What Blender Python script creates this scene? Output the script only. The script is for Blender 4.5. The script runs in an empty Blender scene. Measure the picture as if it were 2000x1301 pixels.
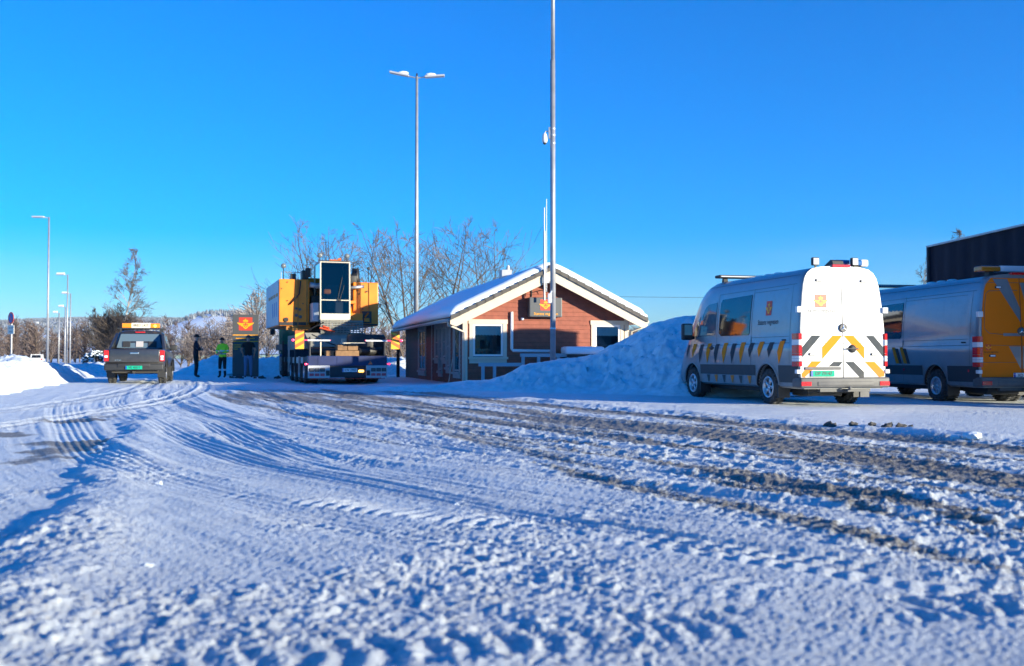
import bpy, bmesh, math, random
import numpy as np
from mathutils import Vector, Matrix
from mathutils.bvhtree import BVHTree
R = math.radians
sc = bpy.context.scene
C = sc.collection
rnd = random.Random(7)

# ------------------------------------------------------------------ camera, sky, sun, exposure
cam_d = bpy.data.cameras.new('camera'); cam = bpy.data.objects.new('camera', cam_d); C.objects.link(cam)
CAM_Z = 0.91
cam.location = (0, 0, CAM_Z); cam.rotation_euler = (R(90 + 1.46), 0, 0)
cam_d.lens = 35; cam_d.sensor_width = 36; cam_d.clip_end = 25000; cam_d.clip_start = 0.05
cam_d.dof.use_dof = True; cam_d.dof.focus_distance = 20.5; cam_d.dof.aperture_fstop = 2.0
sc.camera = cam
SUN_AZ, SUN_EL = 119.4, 9.3
w = bpy.data.worlds.new('World'); sc.world = w; w.use_nodes = True
wn = w.node_tree.nodes; wl = w.node_tree.links
sky = wn.new('ShaderNodeTexSky'); sky.sky_type = 'NISHITA'; sky.sun_disc = False
sky.sun_elevation = R(SUN_EL); sky.sun_rotation = R(SUN_AZ)
sky.altitude = 100; sky.air_density = 1.08; sky.dust_density = 0.0; sky.ozone_density = 3.5
hs = wn.new('ShaderNodeHueSaturation'); hs.inputs['Saturation'].default_value = 1.2; hs.inputs['Value'].default_value = 1.0
tm = wn.new('ShaderNodeMix'); tm.data_type = 'RGBA'; tm.blend_type = 'MULTIPLY'; tm.inputs[0].default_value = 1; tm.inputs[7].default_value = (.52, .84, 1.42, 1)
wl.new(sky.outputs[0], tm.inputs[6]); wl.new(tm.outputs[2], hs.inputs['Color']); 
# thin high cloud streaks low in the sky, all round the horizon
ct = wn.new('ShaderNodeTexCoord'); cmap = wn.new('ShaderNodeMapping'); cmap.inputs['Scale'].default_value = (1.6, 1.6, 17); wl.new(ct.outputs['Generated'], cmap.inputs['Vector'])
cn = wn.new('ShaderNodeTexNoise'); cn.inputs['Scale'].default_value = 1.7; cn.inputs['Detail'].default_value = 5; cn.inputs['Roughness'].default_value = .55; wl.new(cmap.outputs[0], cn.inputs['Vector'])
cr_ = wn.new('ShaderNodeMapRange'); cr_.inputs[1].default_value = .5; cr_.inputs[2].default_value = .8; cr_.inputs[4].default_value = .16; wl.new(cn.outputs['Fac'], cr_.inputs[0])
csep = wn.new('ShaderNodeSeparateXYZ'); wl.new(ct.outputs['Generated'], csep.inputs[0])
cm1 = wn.new('ShaderNodeMapRange'); cm1.interpolation_type = 'SMOOTHSTEP'; cm1.inputs[1].default_value = .17; cm1.inputs[2].default_value = .05; wl.new(csep.outputs['Z'], cm1.inputs[0])
cmu = wn.new('ShaderNodeMath'); cmu.operation = 'MULTIPLY'; wl.new(cr_.outputs[0], cmu.inputs[0]); wl.new(cm1.outputs[0], cmu.inputs[1])
cmx = wn.new('ShaderNodeMix'); cmx.data_type = 'RGBA'; wl.new(cmu.outputs[0], cmx.inputs[0]); wl.new(hs.outputs[0], cmx.inputs[6]); cmx.inputs[7].default_value = (2.6, 3.5, 4.6, 1)
wl.new(cmx.outputs[2], wn['Background'].inputs[0])
wn['Background'].inputs[1].default_value = 0.118
sd = bpy.data.lights.new('sun', 'SUN'); so = bpy.data.objects.new('sun', sd); C.objects.link(so)
sd.energy = 5.0; sd.angle = R(0.5); sd.color = (1.0, 0.91, 0.70)
_a = R(SUN_AZ)
SUN = Vector((math.sin(_a) * math.cos(R(SUN_EL)), math.cos(_a) * math.cos(R(SUN_EL)), math.sin(R(SUN_EL))))
so.rotation_euler = (-SUN).to_track_quat('-Z', 'Y').to_euler()
vs = sc.view_settings; vs.view_transform = 'Standard'; vs.look = 'None'; vs.gamma = 1.0; vs.exposure = 1.0
sc.cycles.use_denoising = True
sc.cycles.max_bounces = 6; sc.cycles.transparent_max_bounces = 12

# ------------------------------------------------------------------ materials
M = {}
def mat(name, col, rough=0.6, metal=0.0, var=0.0, scale=8.0, bump=0.0, bscale=40.0, emit=None, spec=None, coat=0.0, col2=None):
    if name in M: return M[name]
    m = bpy.data.materials.new(name); m.use_nodes = True; M[name] = m
    nt = m.node_tree; b = nt.nodes['Principled BSDF']
    b.inputs['Base Color'].default_value = (*col, 1); b.inputs['Roughness'].default_value = rough
    b.inputs['Metallic'].default_value = metal
    if spec is not None: b.inputs['Specular IOR Level'].default_value = spec
    if coat: b.inputs['Coat Weight'].default_value = coat; b.inputs['Coat Roughness'].default_value = 0.08
    tc = None
    if var or col2:
        tc = nt.nodes.new('ShaderNodeTexCoord'); n = nt.nodes.new('ShaderNodeTexNoise')
        n.inputs['Scale'].default_value = scale; n.inputs['Detail'].default_value = 6
        nt.links.new(tc.outputs['Object'], n.inputs['Vector'])
        rp = nt.nodes.new('ShaderNodeValToRGB'); rp.color_ramp.elements[0].position = 0.35; rp.color_ramp.elements[1].position = 0.68
        c2 = col2 or tuple(c * (1 - var) for c in col)
        rp.color_ramp.elements[0].color = (*c2, 1); rp.color_ramp.elements[1].color = (*col, 1)
        nt.links.new(n.outputs['Fac'], rp.inputs[0]); nt.links.new(rp.outputs[0], b.inputs['Base Color'])
    if bump:
        tc = tc or nt.nodes.new('ShaderNodeTexCoord'); n2 = nt.nodes.new('ShaderNodeTexNoise')
        n2.inputs['Scale'].default_value = bscale; n2.inputs['Detail'].default_value = 5
        nt.links.new(tc.outputs['Object'], n2.inputs['Vector'])
        bp = nt.nodes.new('ShaderNodeBump'); bp.inputs['Strength'].default_value = bump; bp.inputs['Distance'].default_value = 0.03
        nt.links.new(n2.outputs['Fac'], bp.inputs['Height']); nt.links.new(bp.outputs[0], b.inputs['Normal'])
    if emit:
        b.inputs['Emission Color'].default_value = (*emit[0], 1); b.inputs['Emission Strength'].default_value = emit[1]
    return m

def glass_mat(name, tint, clear=0.5):
    m = bpy.data.materials.new(name); m.use_nodes = True; M[name] = m
    nt = m.node_tree; nt.nodes.clear()
    o = nt.nodes.new('ShaderNodeOutputMaterial'); mx = nt.nodes.new('ShaderNodeMixShader'); fr = nt.nodes.new('ShaderNodeFresnel')
    t = nt.nodes.new('ShaderNodeBsdfTransparent'); g = nt.nodes.new('ShaderNodeBsdfGlossy')
    fr.inputs[0].default_value = 1.6; t.inputs[0].default_value = (*[c * clear for c in tint], 1); g.inputs['Roughness'].default_value = 0.02
    nt.links.new(fr.outputs[0], mx.inputs[0]); nt.links.new(t.outputs[0], mx.inputs[1]); nt.links.new(g.outputs[0], mx.inputs[2])
    nt.links.new(mx.outputs[0], o.inputs[0])
    return m

SNOW = mat('snow', (0.80, 0.87, 0.90), 0.55, bump=0.5, bscale=22, var=0.04, scale=3)
SNOWPILE = mat('snow_ploughed', (0.78, 0.85, 0.88), 0.6, bump=0.9, bscale=9, col2=(0.66, 0.70, 0.70), scale=5)
SMOOTHSNOW = mat('snow_smooth', (0.80, 0.87, 0.91), 0.5, bump=0.15, bscale=6)
SILVER = mat('silver_paint', (0.27, 0.285, 0.295), 0.33, 0.45, coat=0.6, var=0.05, scale=3)
WHITEP = mat('white_paint', (0.70, 0.70, 0.69), 0.4, coat=0.15, var=0.04, scale=3)
BLACKPL = mat('black_plastic', (0.022, 0.023, 0.025), 0.55, bump=0.1, bscale=80)
GREYPL = mat('grey_plastic', (0.11, 0.11, 0.11), 0.6, var=0.25, scale=6)
RUBBER = mat('tyre_rubber', (0.018, 0.018, 0.018), 0.85, col2=(0.06, 0.06, 0.06), scale=14, bump=0.3)
ALLOY = mat('alloy', (0.55, 0.56, 0.58), 0.35, 0.8)
VGLASS = mat('dark_glass', (0.012, 0.016, 0.02), 0.04, spec=0.8)
YEL = mat('stripe_yellow', (0.90, 0.235, 0.002), 0.6, spec=.15)
DGREY = mat('stripe_dark', (0.04, 0.05, 0.06), 0.6, spec=.15)
REDL = mat('red_lens', (0.55, 0.012, 0.015), 0.15, coat=0.5)
CLEARL = mat('clear_lens', (0.65, 0.66, 0.68), 0.15)
RED = mat('emblem_red', (0.62, 0.05, 0.02), 0.45)
GOLD = mat('emblem_yellow', (0.90, 0.38, 0.0), 0.45)
INK = mat('ink', (0.02, 0.02, 0.022), 0.5)
PLATEG = mat('plate_green', (0.005, 0.36, 0.22), 0.6, spec=.15)
PLATEW = mat('plate_white', (0.7, 0.7, 0.7), 0.4)
PLATEB = mat('plate_blue', (0.01, 0.05, 0.35), 0.4)
GALV = mat('galvanised', (0.42, 0.43, 0.44), 0.45, 0.5, var=0.2, scale=4)
CHROME = mat('chrome', (0.7, 0.7, 0.7), 0.15, 1.0)
BARK = mat('bark', (0.13, 0.095, 0.07), 0.9, col2=(0.06, 0.045, 0.035), scale=3)
BIRCH = mat('birch_bark', (0.55, 0.50, 0.44), 0.8, col2=(0.12, 0.10, 0.09), scale=2.5)
TWIG = mat('twig', (0.085, 0.062, 0.045), 0.9, col2=(0.16, 0.12, 0.085), scale=1.2)
FROST = mat('frost_twig', (0.40, 0.36, 0.33), 0.9, col2=(0.10, 0.07, 0.055), scale=0.35)

def road_dirt(m, z0, z1, col=(.20, .18, .155), amt=.75):
    nt = m.node_tree; b = nt.nodes['Principled BSDF']; src = b.inputs['Base Color'].links[0].from_socket if b.inputs['Base Color'].links else None
    tc = nt.nodes.new('ShaderNodeTexCoord'); sp = nt.nodes.new('ShaderNodeSeparateXYZ'); nt.links.new(tc.outputs['Object'], sp.inputs[0])
    n = nt.nodes.new('ShaderNodeTexNoise'); n.inputs['Scale'].default_value = 5; n.inputs['Detail'].default_value = 8; n.inputs['Roughness'].default_value = .7; nt.links.new(tc.outputs['Object'], n.inputs['Vector'])
    mr = nt.nodes.new('ShaderNodeMapRange'); mr.inputs[1].default_value = z1; mr.inputs[2].default_value = z0; nt.links.new(sp.outputs['Z'], mr.inputs[0])
    ad = nt.nodes.new('ShaderNodeMath'); ad.operation = 'MULTIPLY_ADD'; ad.inputs[1].default_value = 1.6; ad.inputs[2].default_value = -.8; nt.links.new(n.outputs['Fac'], ad.inputs[0])
    a2 = nt.nodes.new('ShaderNodeMath'); a2.operation = 'ADD'; nt.links.new(mr.outputs[0], a2.inputs[0]); nt.links.new(ad.outputs[0], a2.inputs[1])
    m2 = nt.nodes.new('ShaderNodeMath'); m2.operation = 'MULTIPLY'; m2.use_clamp = True; m2.inputs[1].default_value = amt; nt.links.new(a2.outputs[0], m2.inputs[0])
    mx = nt.nodes.new('ShaderNodeMix'); mx.data_type = 'RGBA'; nt.links.new(m2.outputs[0], mx.inputs[0]); mx.inputs[7].default_value = (*col, 1)
    if src: nt.links.new(src, mx.inputs[6])
    else: mx.inputs[6].default_value = b.inputs['Base Color'].default_value
    nt.links.new(mx.outputs[2], b.inputs['Base Color'])
    r_ = nt.nodes.new('ShaderNodeMapRange'); r_.inputs[3].default_value = b.inputs['Roughness'].default_value; r_.inputs[4].default_value = .85; nt.links.new(m2.outputs[0], r_.inputs[0]); nt.links.new(r_.outputs[0], b.inputs['Roughness'])
for m_ in (SILVER, WHITEP): road_dirt(m_, .30, .95, amt=.5)
for m_ in (YEL, DGREY): road_dirt(m_, .3, .95, amt=.5)
# ------------------------------------------------------------------ helpers
def tag(o, label=None, cat=None, group=None, kind=None):
    if label: o['label'] = label
    if cat: o['category'] = cat
    if group: o['group'] = group
    if kind: o['kind'] = kind
    return o
def empty(name, loc=(0, 0, 0), rz=0.0):
    o = bpy.data.objects.new(name, None); C.objects.link(o); o.location = loc; o.rotation_euler = (0, 0, rz)
    o.empty_display_size = 0.2
    return o
class MB:
    def __init__(s): s.v = []; s.f = []; s.m = []
    def add(s, vs, fs, mi=0):
        n = len(s.v); s.v += [tuple(v) for v in vs]
        for f in fs: s.f.append([i + n for i in f]); s.m.append(mi)
        return s
    def box(s, x0, x1, y0, y1, z0, z1, mi=0, rot=None, bev=0.0):
        b = bev
        if b <= 0:
            v = [(x, y, z) for z in (z0, z1) for y in (y0, y1) for x in (x0, x1)]
            f = [(0, 2, 3, 1), (4, 5, 7, 6), (0, 1, 5, 4), (2, 6, 7, 3), (0, 4, 6, 2), (1, 3, 7, 5)]
        else:
            bm = bmesh.new(); bmesh.ops.create_cube(bm, size=1)
            for q in bm.verts: q.co = Vector(((x0 + x1) / 2 + q.co.x * (x1 - x0), (y0 + y1) / 2 + q.co.y * (y1 - y0), (z0 + z1) / 2 + q.co.z * (z1 - z0)))
            bmesh.ops.bevel(bm, geom=bm.edges[:] + bm.verts[:], offset=b, segments=2, affect='EDGES', profile=0.6)
            bm.verts.ensure_lookup_table(); v = [q.co.copy() for q in bm.verts]; f = [[q.index for q in fc.verts] for fc in bm.faces]; bm.free()
        if rot is not None:
            c = Vector(((x0 + x1) / 2, (y0 + y1) / 2, (z0 + z1) / 2)); v = [c + rot @ (Vector(q) - c) for q in v]
        return s.add(v, f, mi)
    def tube(s, pts, rads, n=8, mi=0, caps=True):
        pts = [Vector(p) for p in pts]; vs = []
        if not hasattr(rads, '__len__'): rads = [rads] * len(pts)
        up = None
        for i, p in enumerate(pts):
            d = (pts[min(i + 1, len(pts) - 1)] - pts[max(i - 1, 0)]).normalized()
            if up is None: up = Vector((0, 0, 1)) if abs(d.z) < 0.9 else Vector((1, 0, 0))
            a = d.cross(up).normalized(); b = d.cross(a).normalized()
            for k in range(n):
                t = 2 * math.pi * k / n; vs.append(p + (a * math.cos(t) + b * math.sin(t)) * rads[i])
        fs = [(i * n + k, i * n + (k + 1) % n, (i + 1) * n + (k + 1) % n, (i + 1) * n + k) for i in range(len(pts) - 1) for k in range(n)]
        if caps: fs += [tuple(range(n))[::-1], tuple((len(pts) - 1) * n + k for k in range(n))]
        return s.add(vs, fs, mi)
    def prism(s, poly, y0, y1, mi=0):            # polygon in x,z extruded along y
        n = len(poly); v = [(x, y0, z) for x, z in poly] + [(x, y1, z) for x, z in poly]
        return s.add(v, [tuple(range(n)), tuple(range(2 * n - 1, n - 1, -1))] + [(i, i + n, (i + 1) % n + n, (i + 1) % n) for i in range(n)], mi)
    def prismx(s, poly, x0, x1, mi=0):           # polygon in y,z extruded along x
        n = len(poly); v = [(x0, y, z) for y, z in poly] + [(x1, y, z) for y, z in poly]
        return s.add(v, [tuple(range(n)), tuple(range(2 * n - 1, n - 1, -1))] + [(i, i + n, (i + 1) % n + n, (i + 1) % n) for i in range(n)], mi)
    def lathe(s, prof, n=24, axis='x', c=(0, 0, 0), mi=0, caps=True):   # prof: (axial, radius)
        vs = []
        for a, r in prof:
            for k in range(n):
                t = 2 * math.pi * k / n; u, w_ = r * math.cos(t), r * math.sin(t)
                p = {'x': (a, u, w_), 'y': (u, a, w_), 'z': (u, w_, a)}[axis]
                vs.append((p[0] + c[0], p[1] + c[1], p[2] + c[2]))
        fs = [(i * n + k, i * n + (k + 1) % n, (i + 1) * n + (k + 1) % n, (i + 1) * n + k) for i in range(len(prof) - 1) for k in range(n)]
        if caps: fs += [tuple(range(n))[::-1], tuple((len(prof) - 1) * n + k for k in range(n))]
        return s.add(vs, fs, mi)
    def build(s, name, mats, parent=None, smooth=False, loc=None):
        me = bpy.data.meshes.new(name); me.from_pydata([tuple(v) for v in s.v], [], s.f)
        for m_ in (mats if isinstance(mats, (list, tuple)) else [mats]): me.materials.append(m_)
        me.polygons.foreach_set('material_index', s.m)
        bm = bmesh.new(); bm.from_mesh(me); bmesh.ops.recalc_face_normals(bm, faces=bm.faces); bm.to_mesh(me); bm.free()
        if smooth: me.shade_auto(R(38)) if hasattr(me, 'shade_auto') else me.polygons.foreach_set('use_smooth', [True] * len(me.polygons))
        o = bpy.data.objects.new(name, me); C.objects.link(o)
        if parent: o.parent = parent
        if loc: o.location = loc
        return o
def smooth_angle(me, ang=38):
    me.polygons.foreach_set('use_smooth', [True] * len(me.polygons))
    bm = bmesh.new(); bm.from_mesh(me)
    for e in bm.edges:
        e.smooth = not (len(e.link_faces) == 2 and e.calc_face_angle(0) > R(ang))
    bm.to_mesh(me); bm.free()
def copy_tree(o, parent=None):
    c = o.copy(); C.objects.link(c); c.parent = parent
    for ch in list(o.children): copy_tree(ch, c)
    return c
def evaluated_mesh(o):
    bpy.context.view_layer.update()
    dg = bpy.context.evaluated_depsgraph_get()
    return bpy.data.meshes.new_from_object(o.evaluated_get(dg))
# 2-D polygon (u, v) -> finely cut patch -> placed by a function
def patch(name, polys, m, place, parent, maxlen=0.14, smooth=True):
    bm = bmesh.new()
    for poly in polys:
        vs_ = [bm.verts.new((u, v, 0)) for u, v in poly]; bm.faces.new(vs_)
    bmesh.ops.triangulate(bm, faces=bm.faces[:])
    for _ in range(5):
        es = [e for e in bm.edges if e.calc_length() > maxlen]
        if not es: break
        bmesh.ops.subdivide_edges(bm, edges=es, cuts=1, use_grid_fill=False)
        bmesh.ops.triangulate(bm, faces=bm.faces[:])
    for q in bm.verts: q.co = place(q.co.x, q.co.y)
    me = bpy.data.meshes.new(name); bm.to_mesh(me); bm.free(); me.materials.append(m)
    if smooth: me.polygons.foreach_set('use_smooth', [True] * len(me.polygons))
    o = bpy.data.objects.new(name, me); C.objects.link(o); o.parent = parent
    return o
_fonts = {}
def text_mesh(name, txt, height, m, place, parent, bold=0.0, sx=1.0):
    cu = bpy.data.curves.new(name, 'FONT'); cu.body = txt; cu.size = 1.0; cu.align_x = 'CENTER'; cu.align_y = 'CENTER'; cu.offset = bold; cu.resolution_u = 2
    t = bpy.data.objects.new(name, cu); C.objects.link(t)
    me = evaluated_mesh(t); bpy.data.objects.remove(t); bpy.data.curves.remove(cu)
    for q in me.vertices: q.co = place(q.co.x * height * sx, q.co.y * height)
    me.materials.clear(); me.materials.append(m)
    o = bpy.data.objects.new(name, me); C.objects.link(o); o.parent = parent
    return o
def emblem_polys(s):
    """crowned winged triangle on a square, unit half size s: returns red square, gold pieces, red inner"""
    sq = [[(-s, -s), (s, -s), (s, s), (-s, s)]]
    wing = [(0.10, 0.12), (0.62, 0.10), (1.28, 0.22), (1.10, -0.02), (0.95, -0.08), (0.90, -0.2), (0.72, -0.22), (0.66, -0.36), (0.46, -0.36), (0.30, -0.62), (0.0, -0.80), (0.0, -0.62), (0.22, -0.40), (0.40, -0.02), (0.10, -0.02)]
    g = [[(x * s, y * s) for x, y in wing], [(-x * s, y * s) for x, y in wing][::-1]]
    crown = [(-0.30, 0.22), (0.30, 0.22), (0.40, 0.52), (0.22, 0.62), (0.06, 0.60), (0.06, 0.78), (-0.06, 0.78), (-0.06, 0.60), (-0.22, 0.62), (-0.40, 0.52)]
    g.append([(x * s, y * s) for x, y in crown])
    g.append([(x * s, y * s) for x, y in [(-0.24, -0.12), (-0.12, -0.12), (0.0, -0.36), (0.12, -0.12), (0.24, -0.12), (0.0, -0.56)]])
    line = [[(x * s, y * s) for x, y in [(-0.30, 0.30), (0.30, 0.30), (0.31, 0.35), (-0.31, 0.35)]]]
    return sq, g, line
def emblem(s, place, parent):
    sq, g, ln = emblem_polys(s)
    e = patch('emblem', sq, RED, lambda u, v: place(u, v, 0.0), parent)
    # the emblem's gold figure is a sub-part of the red square
    patch('emblem_figure', g, GOLD, lambda u, v: place(u, v, 0.003), e)
    patch('emblem_crown_band', ln, RED, lambda u, v: place(u, v, 0.006), e)
    return e
# value noise
_rt = np.random.RandomState(3).rand(256, 256)
def vnoise(x, y):
    xi = np.floor(x).astype(np.int64); yi = np.floor(y).astype(np.int64); fx = x - xi; fy = y - yi
    fx = fx * fx * (3 - 2 * fx); fy = fy * fy * (3 - 2 * fy)
    a = _rt[xi & 255, yi & 255]; b = _rt[(xi + 1) & 255, yi & 255]; c = _rt[xi & 255, (yi + 1) & 255]; d = _rt[(xi + 1) & 255, (yi + 1) & 255]
    return (a * (1 - fx) + b * fx) * (1 - fy) + (c * (1 - fx) + d * fx) * fy
def fbm(x, y, o=4, g=0.5):
    s = 0; a = 1; t = 0
    for i in range(o):
        s = s + a * vnoise(x * 2 ** i + 17.3 * i, y * 2 ** i + 9.1 * i); t += a; a *= g
    return s / t
def sstep(a, b, x):
    t = np.clip((x - a) / (b - a), 0, 1); return t * t * (3 - 2 * t)
def base_z(x, y):
    return -0.006 * np.clip(x, -40, 40)

# ------------------------------------------------------------------ ground
def curve_dist(px, py, pts):
    """signed distance (positive on the right of the direction of travel) and length along a polyline"""
    best = np.full(px.shape, 1e9); sd_ = np.zeros(px.shape); al = np.zeros(px.shape); L = 0.0
    for (ax, ay), (bx, by) in zip(pts[:-1], pts[1:]):
        dx, dy = bx - ax, by - ay; l = math.hypot(dx, dy); ux, uy = dx / l, dy / l
        t = np.clip((px - ax) * ux + (py - ay) * uy, 0, l)
        qx, qy = px - ax - t * ux, py - ay - t * uy; d = np.hypot(qx, qy); m = d < best
        best = np.where(m, d, best); sd_ = np.where(m, np.where(qx * uy - qy * ux > 0, d, -d), sd_); al = np.where(m, L + t, al); L += l
    return sd_, al
def spline(ctrl, n=14):
    out = []; P = [ctrl[0]] + list(ctrl) + [ctrl[-1]]
    for i in range(1, len(P) - 2):
        p0, p1, p2, p3 = [np.array(q, float) for q in P[i - 1:i + 3]]
        for k in range(n):
            t = k / n; out.append(tuple(0.5 * (2 * p1 + (p2 - p0) * t + (2 * p0 - 5 * p1 + 4 * p2 - p3) * t * t + (3 * p1 - p0 - 3 * p2 + p3) * t ** 3)))
    out.append(tuple(map(float, ctrl[-1]))); return out
CA = spline([(6.5, 2.2), (3.9, 3.8), (1.87, 5.2), (0, 7.1), (-2.7, 10.6), (-6.4, 18), (-10.4, 29), (-14.5, 42), (-19, 58)], 6)
CB = spline([(9.5, 3.0), (7.2, 6.5), (5.6, 10.1), (3.6, 14.1), (0, 21.3), (-3.6, 30), (-7, 40), (-12, 55)], 6)
CC = spline([(-1.2, 1.5), (-2.0, 3.6), (-3.4, 8.0), (-5.2, 13.5), (-6.3, 17.5)], 5)
CD = spline([(-9, 8), (-8.6, 14), (-8.9, 20), (-11, 29), (-15.5, 43)], 6)
def ground_fields(x, y):
    r = np.hypot(x, y)
    z = base_z(x, y)
    near = np.clip(1 - r / 75, 0, 1)
    sA, lA = curve_dist(x, y, CA); sB, lB = curve_dist(x, y, CB); sC, lC = curve_dist(x, y, CC); sD, lD = curve_dist(x, y, CD)
    # trodden snow: broad undulation, lumps, clods
    z = z + (fbm(x * 0.5, y * 0.5, 3) - 0.5) * 0.06 * near
    smoothm = sstep(0.45, 0.62, fbm(x * 0.55 + 40, y * 0.4 + 7, 3))
    l1 = fbm(x * 2.3 + 5, y * 2.3, 3); l2 = .6 * fbm(x * 12 + 11, y * 12 + 3, 3) + .4 * fbm(x * 27 + 1, y * 27 + 3, 2); l3 = vnoise(x * 60, y * 60); pt = sstep(.42, .62, fbm(x * .9 + 70, y * .9 + 20, 3))
    rough = (0.22 + 0.78 * (1 - smoothm)) * (.35 + .65 * pt)
    z = z + ((l1 - 0.5) * 0.020 * rough + np.maximum(l2 - 0.52, 0) * 0.050 * rough * (.25 + 1.1 * pt * (1 - smoothm)) + (l3 - 0.5) * 0.009 * (.5 + rough)) * near
    dirt = np.zeros(x.shape)
    road = sstep(-4.5, -1, sA) * (1 - sstep(-.2, .8, sB)); stk = fbm(sA * 5 + 3, lA * .22, 4); stf = fbm(sA * 16 + 3, lA * .5, 3)
    z = z + road * ((stk - .5) * .045 + (stf - .5) * .018) * near
    # plain wheel tracks along A with fine ribs
    for off, wd, dp, rib in ((0.0, 0.30, 0.016, 1), (0.55, 0.28, 0.012, 1), (1.75, 0.32, 0.014, 1), (2.3, 0.26, 0.010, 1), (3.6, 0.34, 0.012, 0.8), (5.0, 0.3, 0.01, 0.8), (-1.3, 0.28, 0.012, 0.7), (1.1, .2, .010, 1), (2.9, .22, .012, 1), (4.3, .2, .01, 1), (6.2, .25, .012, 1), (-.7, .2, .01, 1)):
        o = off + (vnoise(lA * 0.12 + off * 7, lA * 0 + off) - 0.5) * 0.9
        t = np.abs(sA - o) / wd; m = 1 - sstep(0.8, 1.15, t); ed = np.exp(-((t - 1.25) / 0.22) ** 2)
        fade = 0.55 + 0.45 * sstep(0.35, 0.55, vnoise(lA * 0.22 + off * 3, sA * 0 + 5))
        z = z * 1.0 + m * fade * (-dp + rib * 0.0095 * np.sin((sA - o) * 2 * math.pi / 0.085)) + ed * 0.010 * fade * (0.4 + l2) * near ** 2
    for off in (0.0, 0.32, 1.6, 1.95):
        t = np.abs(sD - off) / 0.15; m = 1 - sstep(0.8, 1.2, t)
        z = z + m * (-0.012 + 0.007 * np.sin(sD * 2 * math.pi / 0.075) + 0.006 * np.sin(lD * 2 * math.pi / 0.12)) + np.exp(-((t - 1.3) / 0.3) ** 2) * 0.012
        dirt = np.maximum(dirt, m * 0.25)
    # lug-tread prints
    for (cx, cy, ang, ln) in ((0.3, 3.35, -1.25, 5.0), (-.6, 5.0, 1.0, 4.2), (-.1, 5.6, 1.0, 4.6), (1.6, 4.3, .85, 3.0), (1.9, 5.35, 0.25, 1.6), (2.75, 5.05, 0.2, 1.3), (-0.4, 4.2, -0.5, 1.4), (-5.2, 9.5, 0.7, 3)):
        u = (x - cx) * math.cos(ang) + (y - cy) * math.sin(ang); v_ = -(x - cx) * math.sin(ang) + (y - cy) * math.cos(ang)
        m = (1 - sstep(0.16, 0.2, np.abs(u))) * (1 - sstep(ln * 0.4, ln * 0.5, np.abs(v_)))
        z = z + m * 0.014 * (np.sin(v_ * 2 * math.pi / 0.13 + np.abs(u) * 14 + 2.5 * l1) * 0.55 - 0.4) * sstep(.30, .62, fbm(x * 1.6 + cx, y * 1.6, 3)) * (.5 + l2)
    # ridge on the right of C, scraped icy lane on its left
    left = 1 - sstep(-0.12, 0.10, sC + (l1 - 0.5) * 0.5); inC = sstep(0, 2.5, lC) * (1 - sstep(lC.max() - 3, lC.max() - 0.5, lC)) if lC.size else 0
    lane = left * inC * (1 - sstep(1.6, 2.8, -sC))
    z = z - lane * 0.034 + np.exp(-((sC - 0.28) / 0.25) ** 2) * inC * (0.012 + 0.06 * l2 * l1)
    dirt = np.maximum(dirt, lane * sstep(0.42, 0.7, fbm(x * 1.3 + 3, y * 1.1 + 8, 4)) * 0.55)
    # B: gritty worn lane with bare strips
    st = fbm(sB * 2.2 + 31, lB * 0.16 + 2, 4); st2 = fbm(sB * 7 + 3, lB * 0.55, 4); gr = fbm(x * 15 + 2, y * 15 + 5, 3)
    wear = sstep(-6.6, -4.4, sB + (st - .5) * 3.0) * (1 - sstep(0.3, 0.9, sB + (st2 - .5) * 1.0))
    z = z - wear * 0.018 + wear * np.maximum(gr - 0.48, 0) * 0.085 * near
    strip = np.exp(-((sB + 0.05 - (st2 - .5) * .5) / 0.24) ** 2) + 0.85 * np.exp(-((sB + 2.1 - (st - .5) * 1.2) / 0.30) ** 2) * sstep(4, 9, lB)
    z = z - np.clip(strip, 0, 1) * 0.02
    dirt = np.maximum(dirt, np.clip(wear * (.05 + .30 * sstep(0.38, 0.64, st * 0.5 + st2 * 0.5)) + np.clip(strip, 0, 1) * (.15 + .38 * sstep(0.25, 0.6, st2 + 0.15)), 0, 1))
    dirt = (dirt + wear * 0.14 + road * .09) * (1 - .85 * sstep(25, 33, y))
    z = z + np.exp(-((sB - 0.75) / 0.3) ** 2) * (0.03 + 0.10 * np.maximum(l1 - 0.35, 0)) * near      # spill ridge beside the bare strip
    # distance: fields fall away gently, nothing else
    return z, np.clip(dirt, 0, 1)

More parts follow.
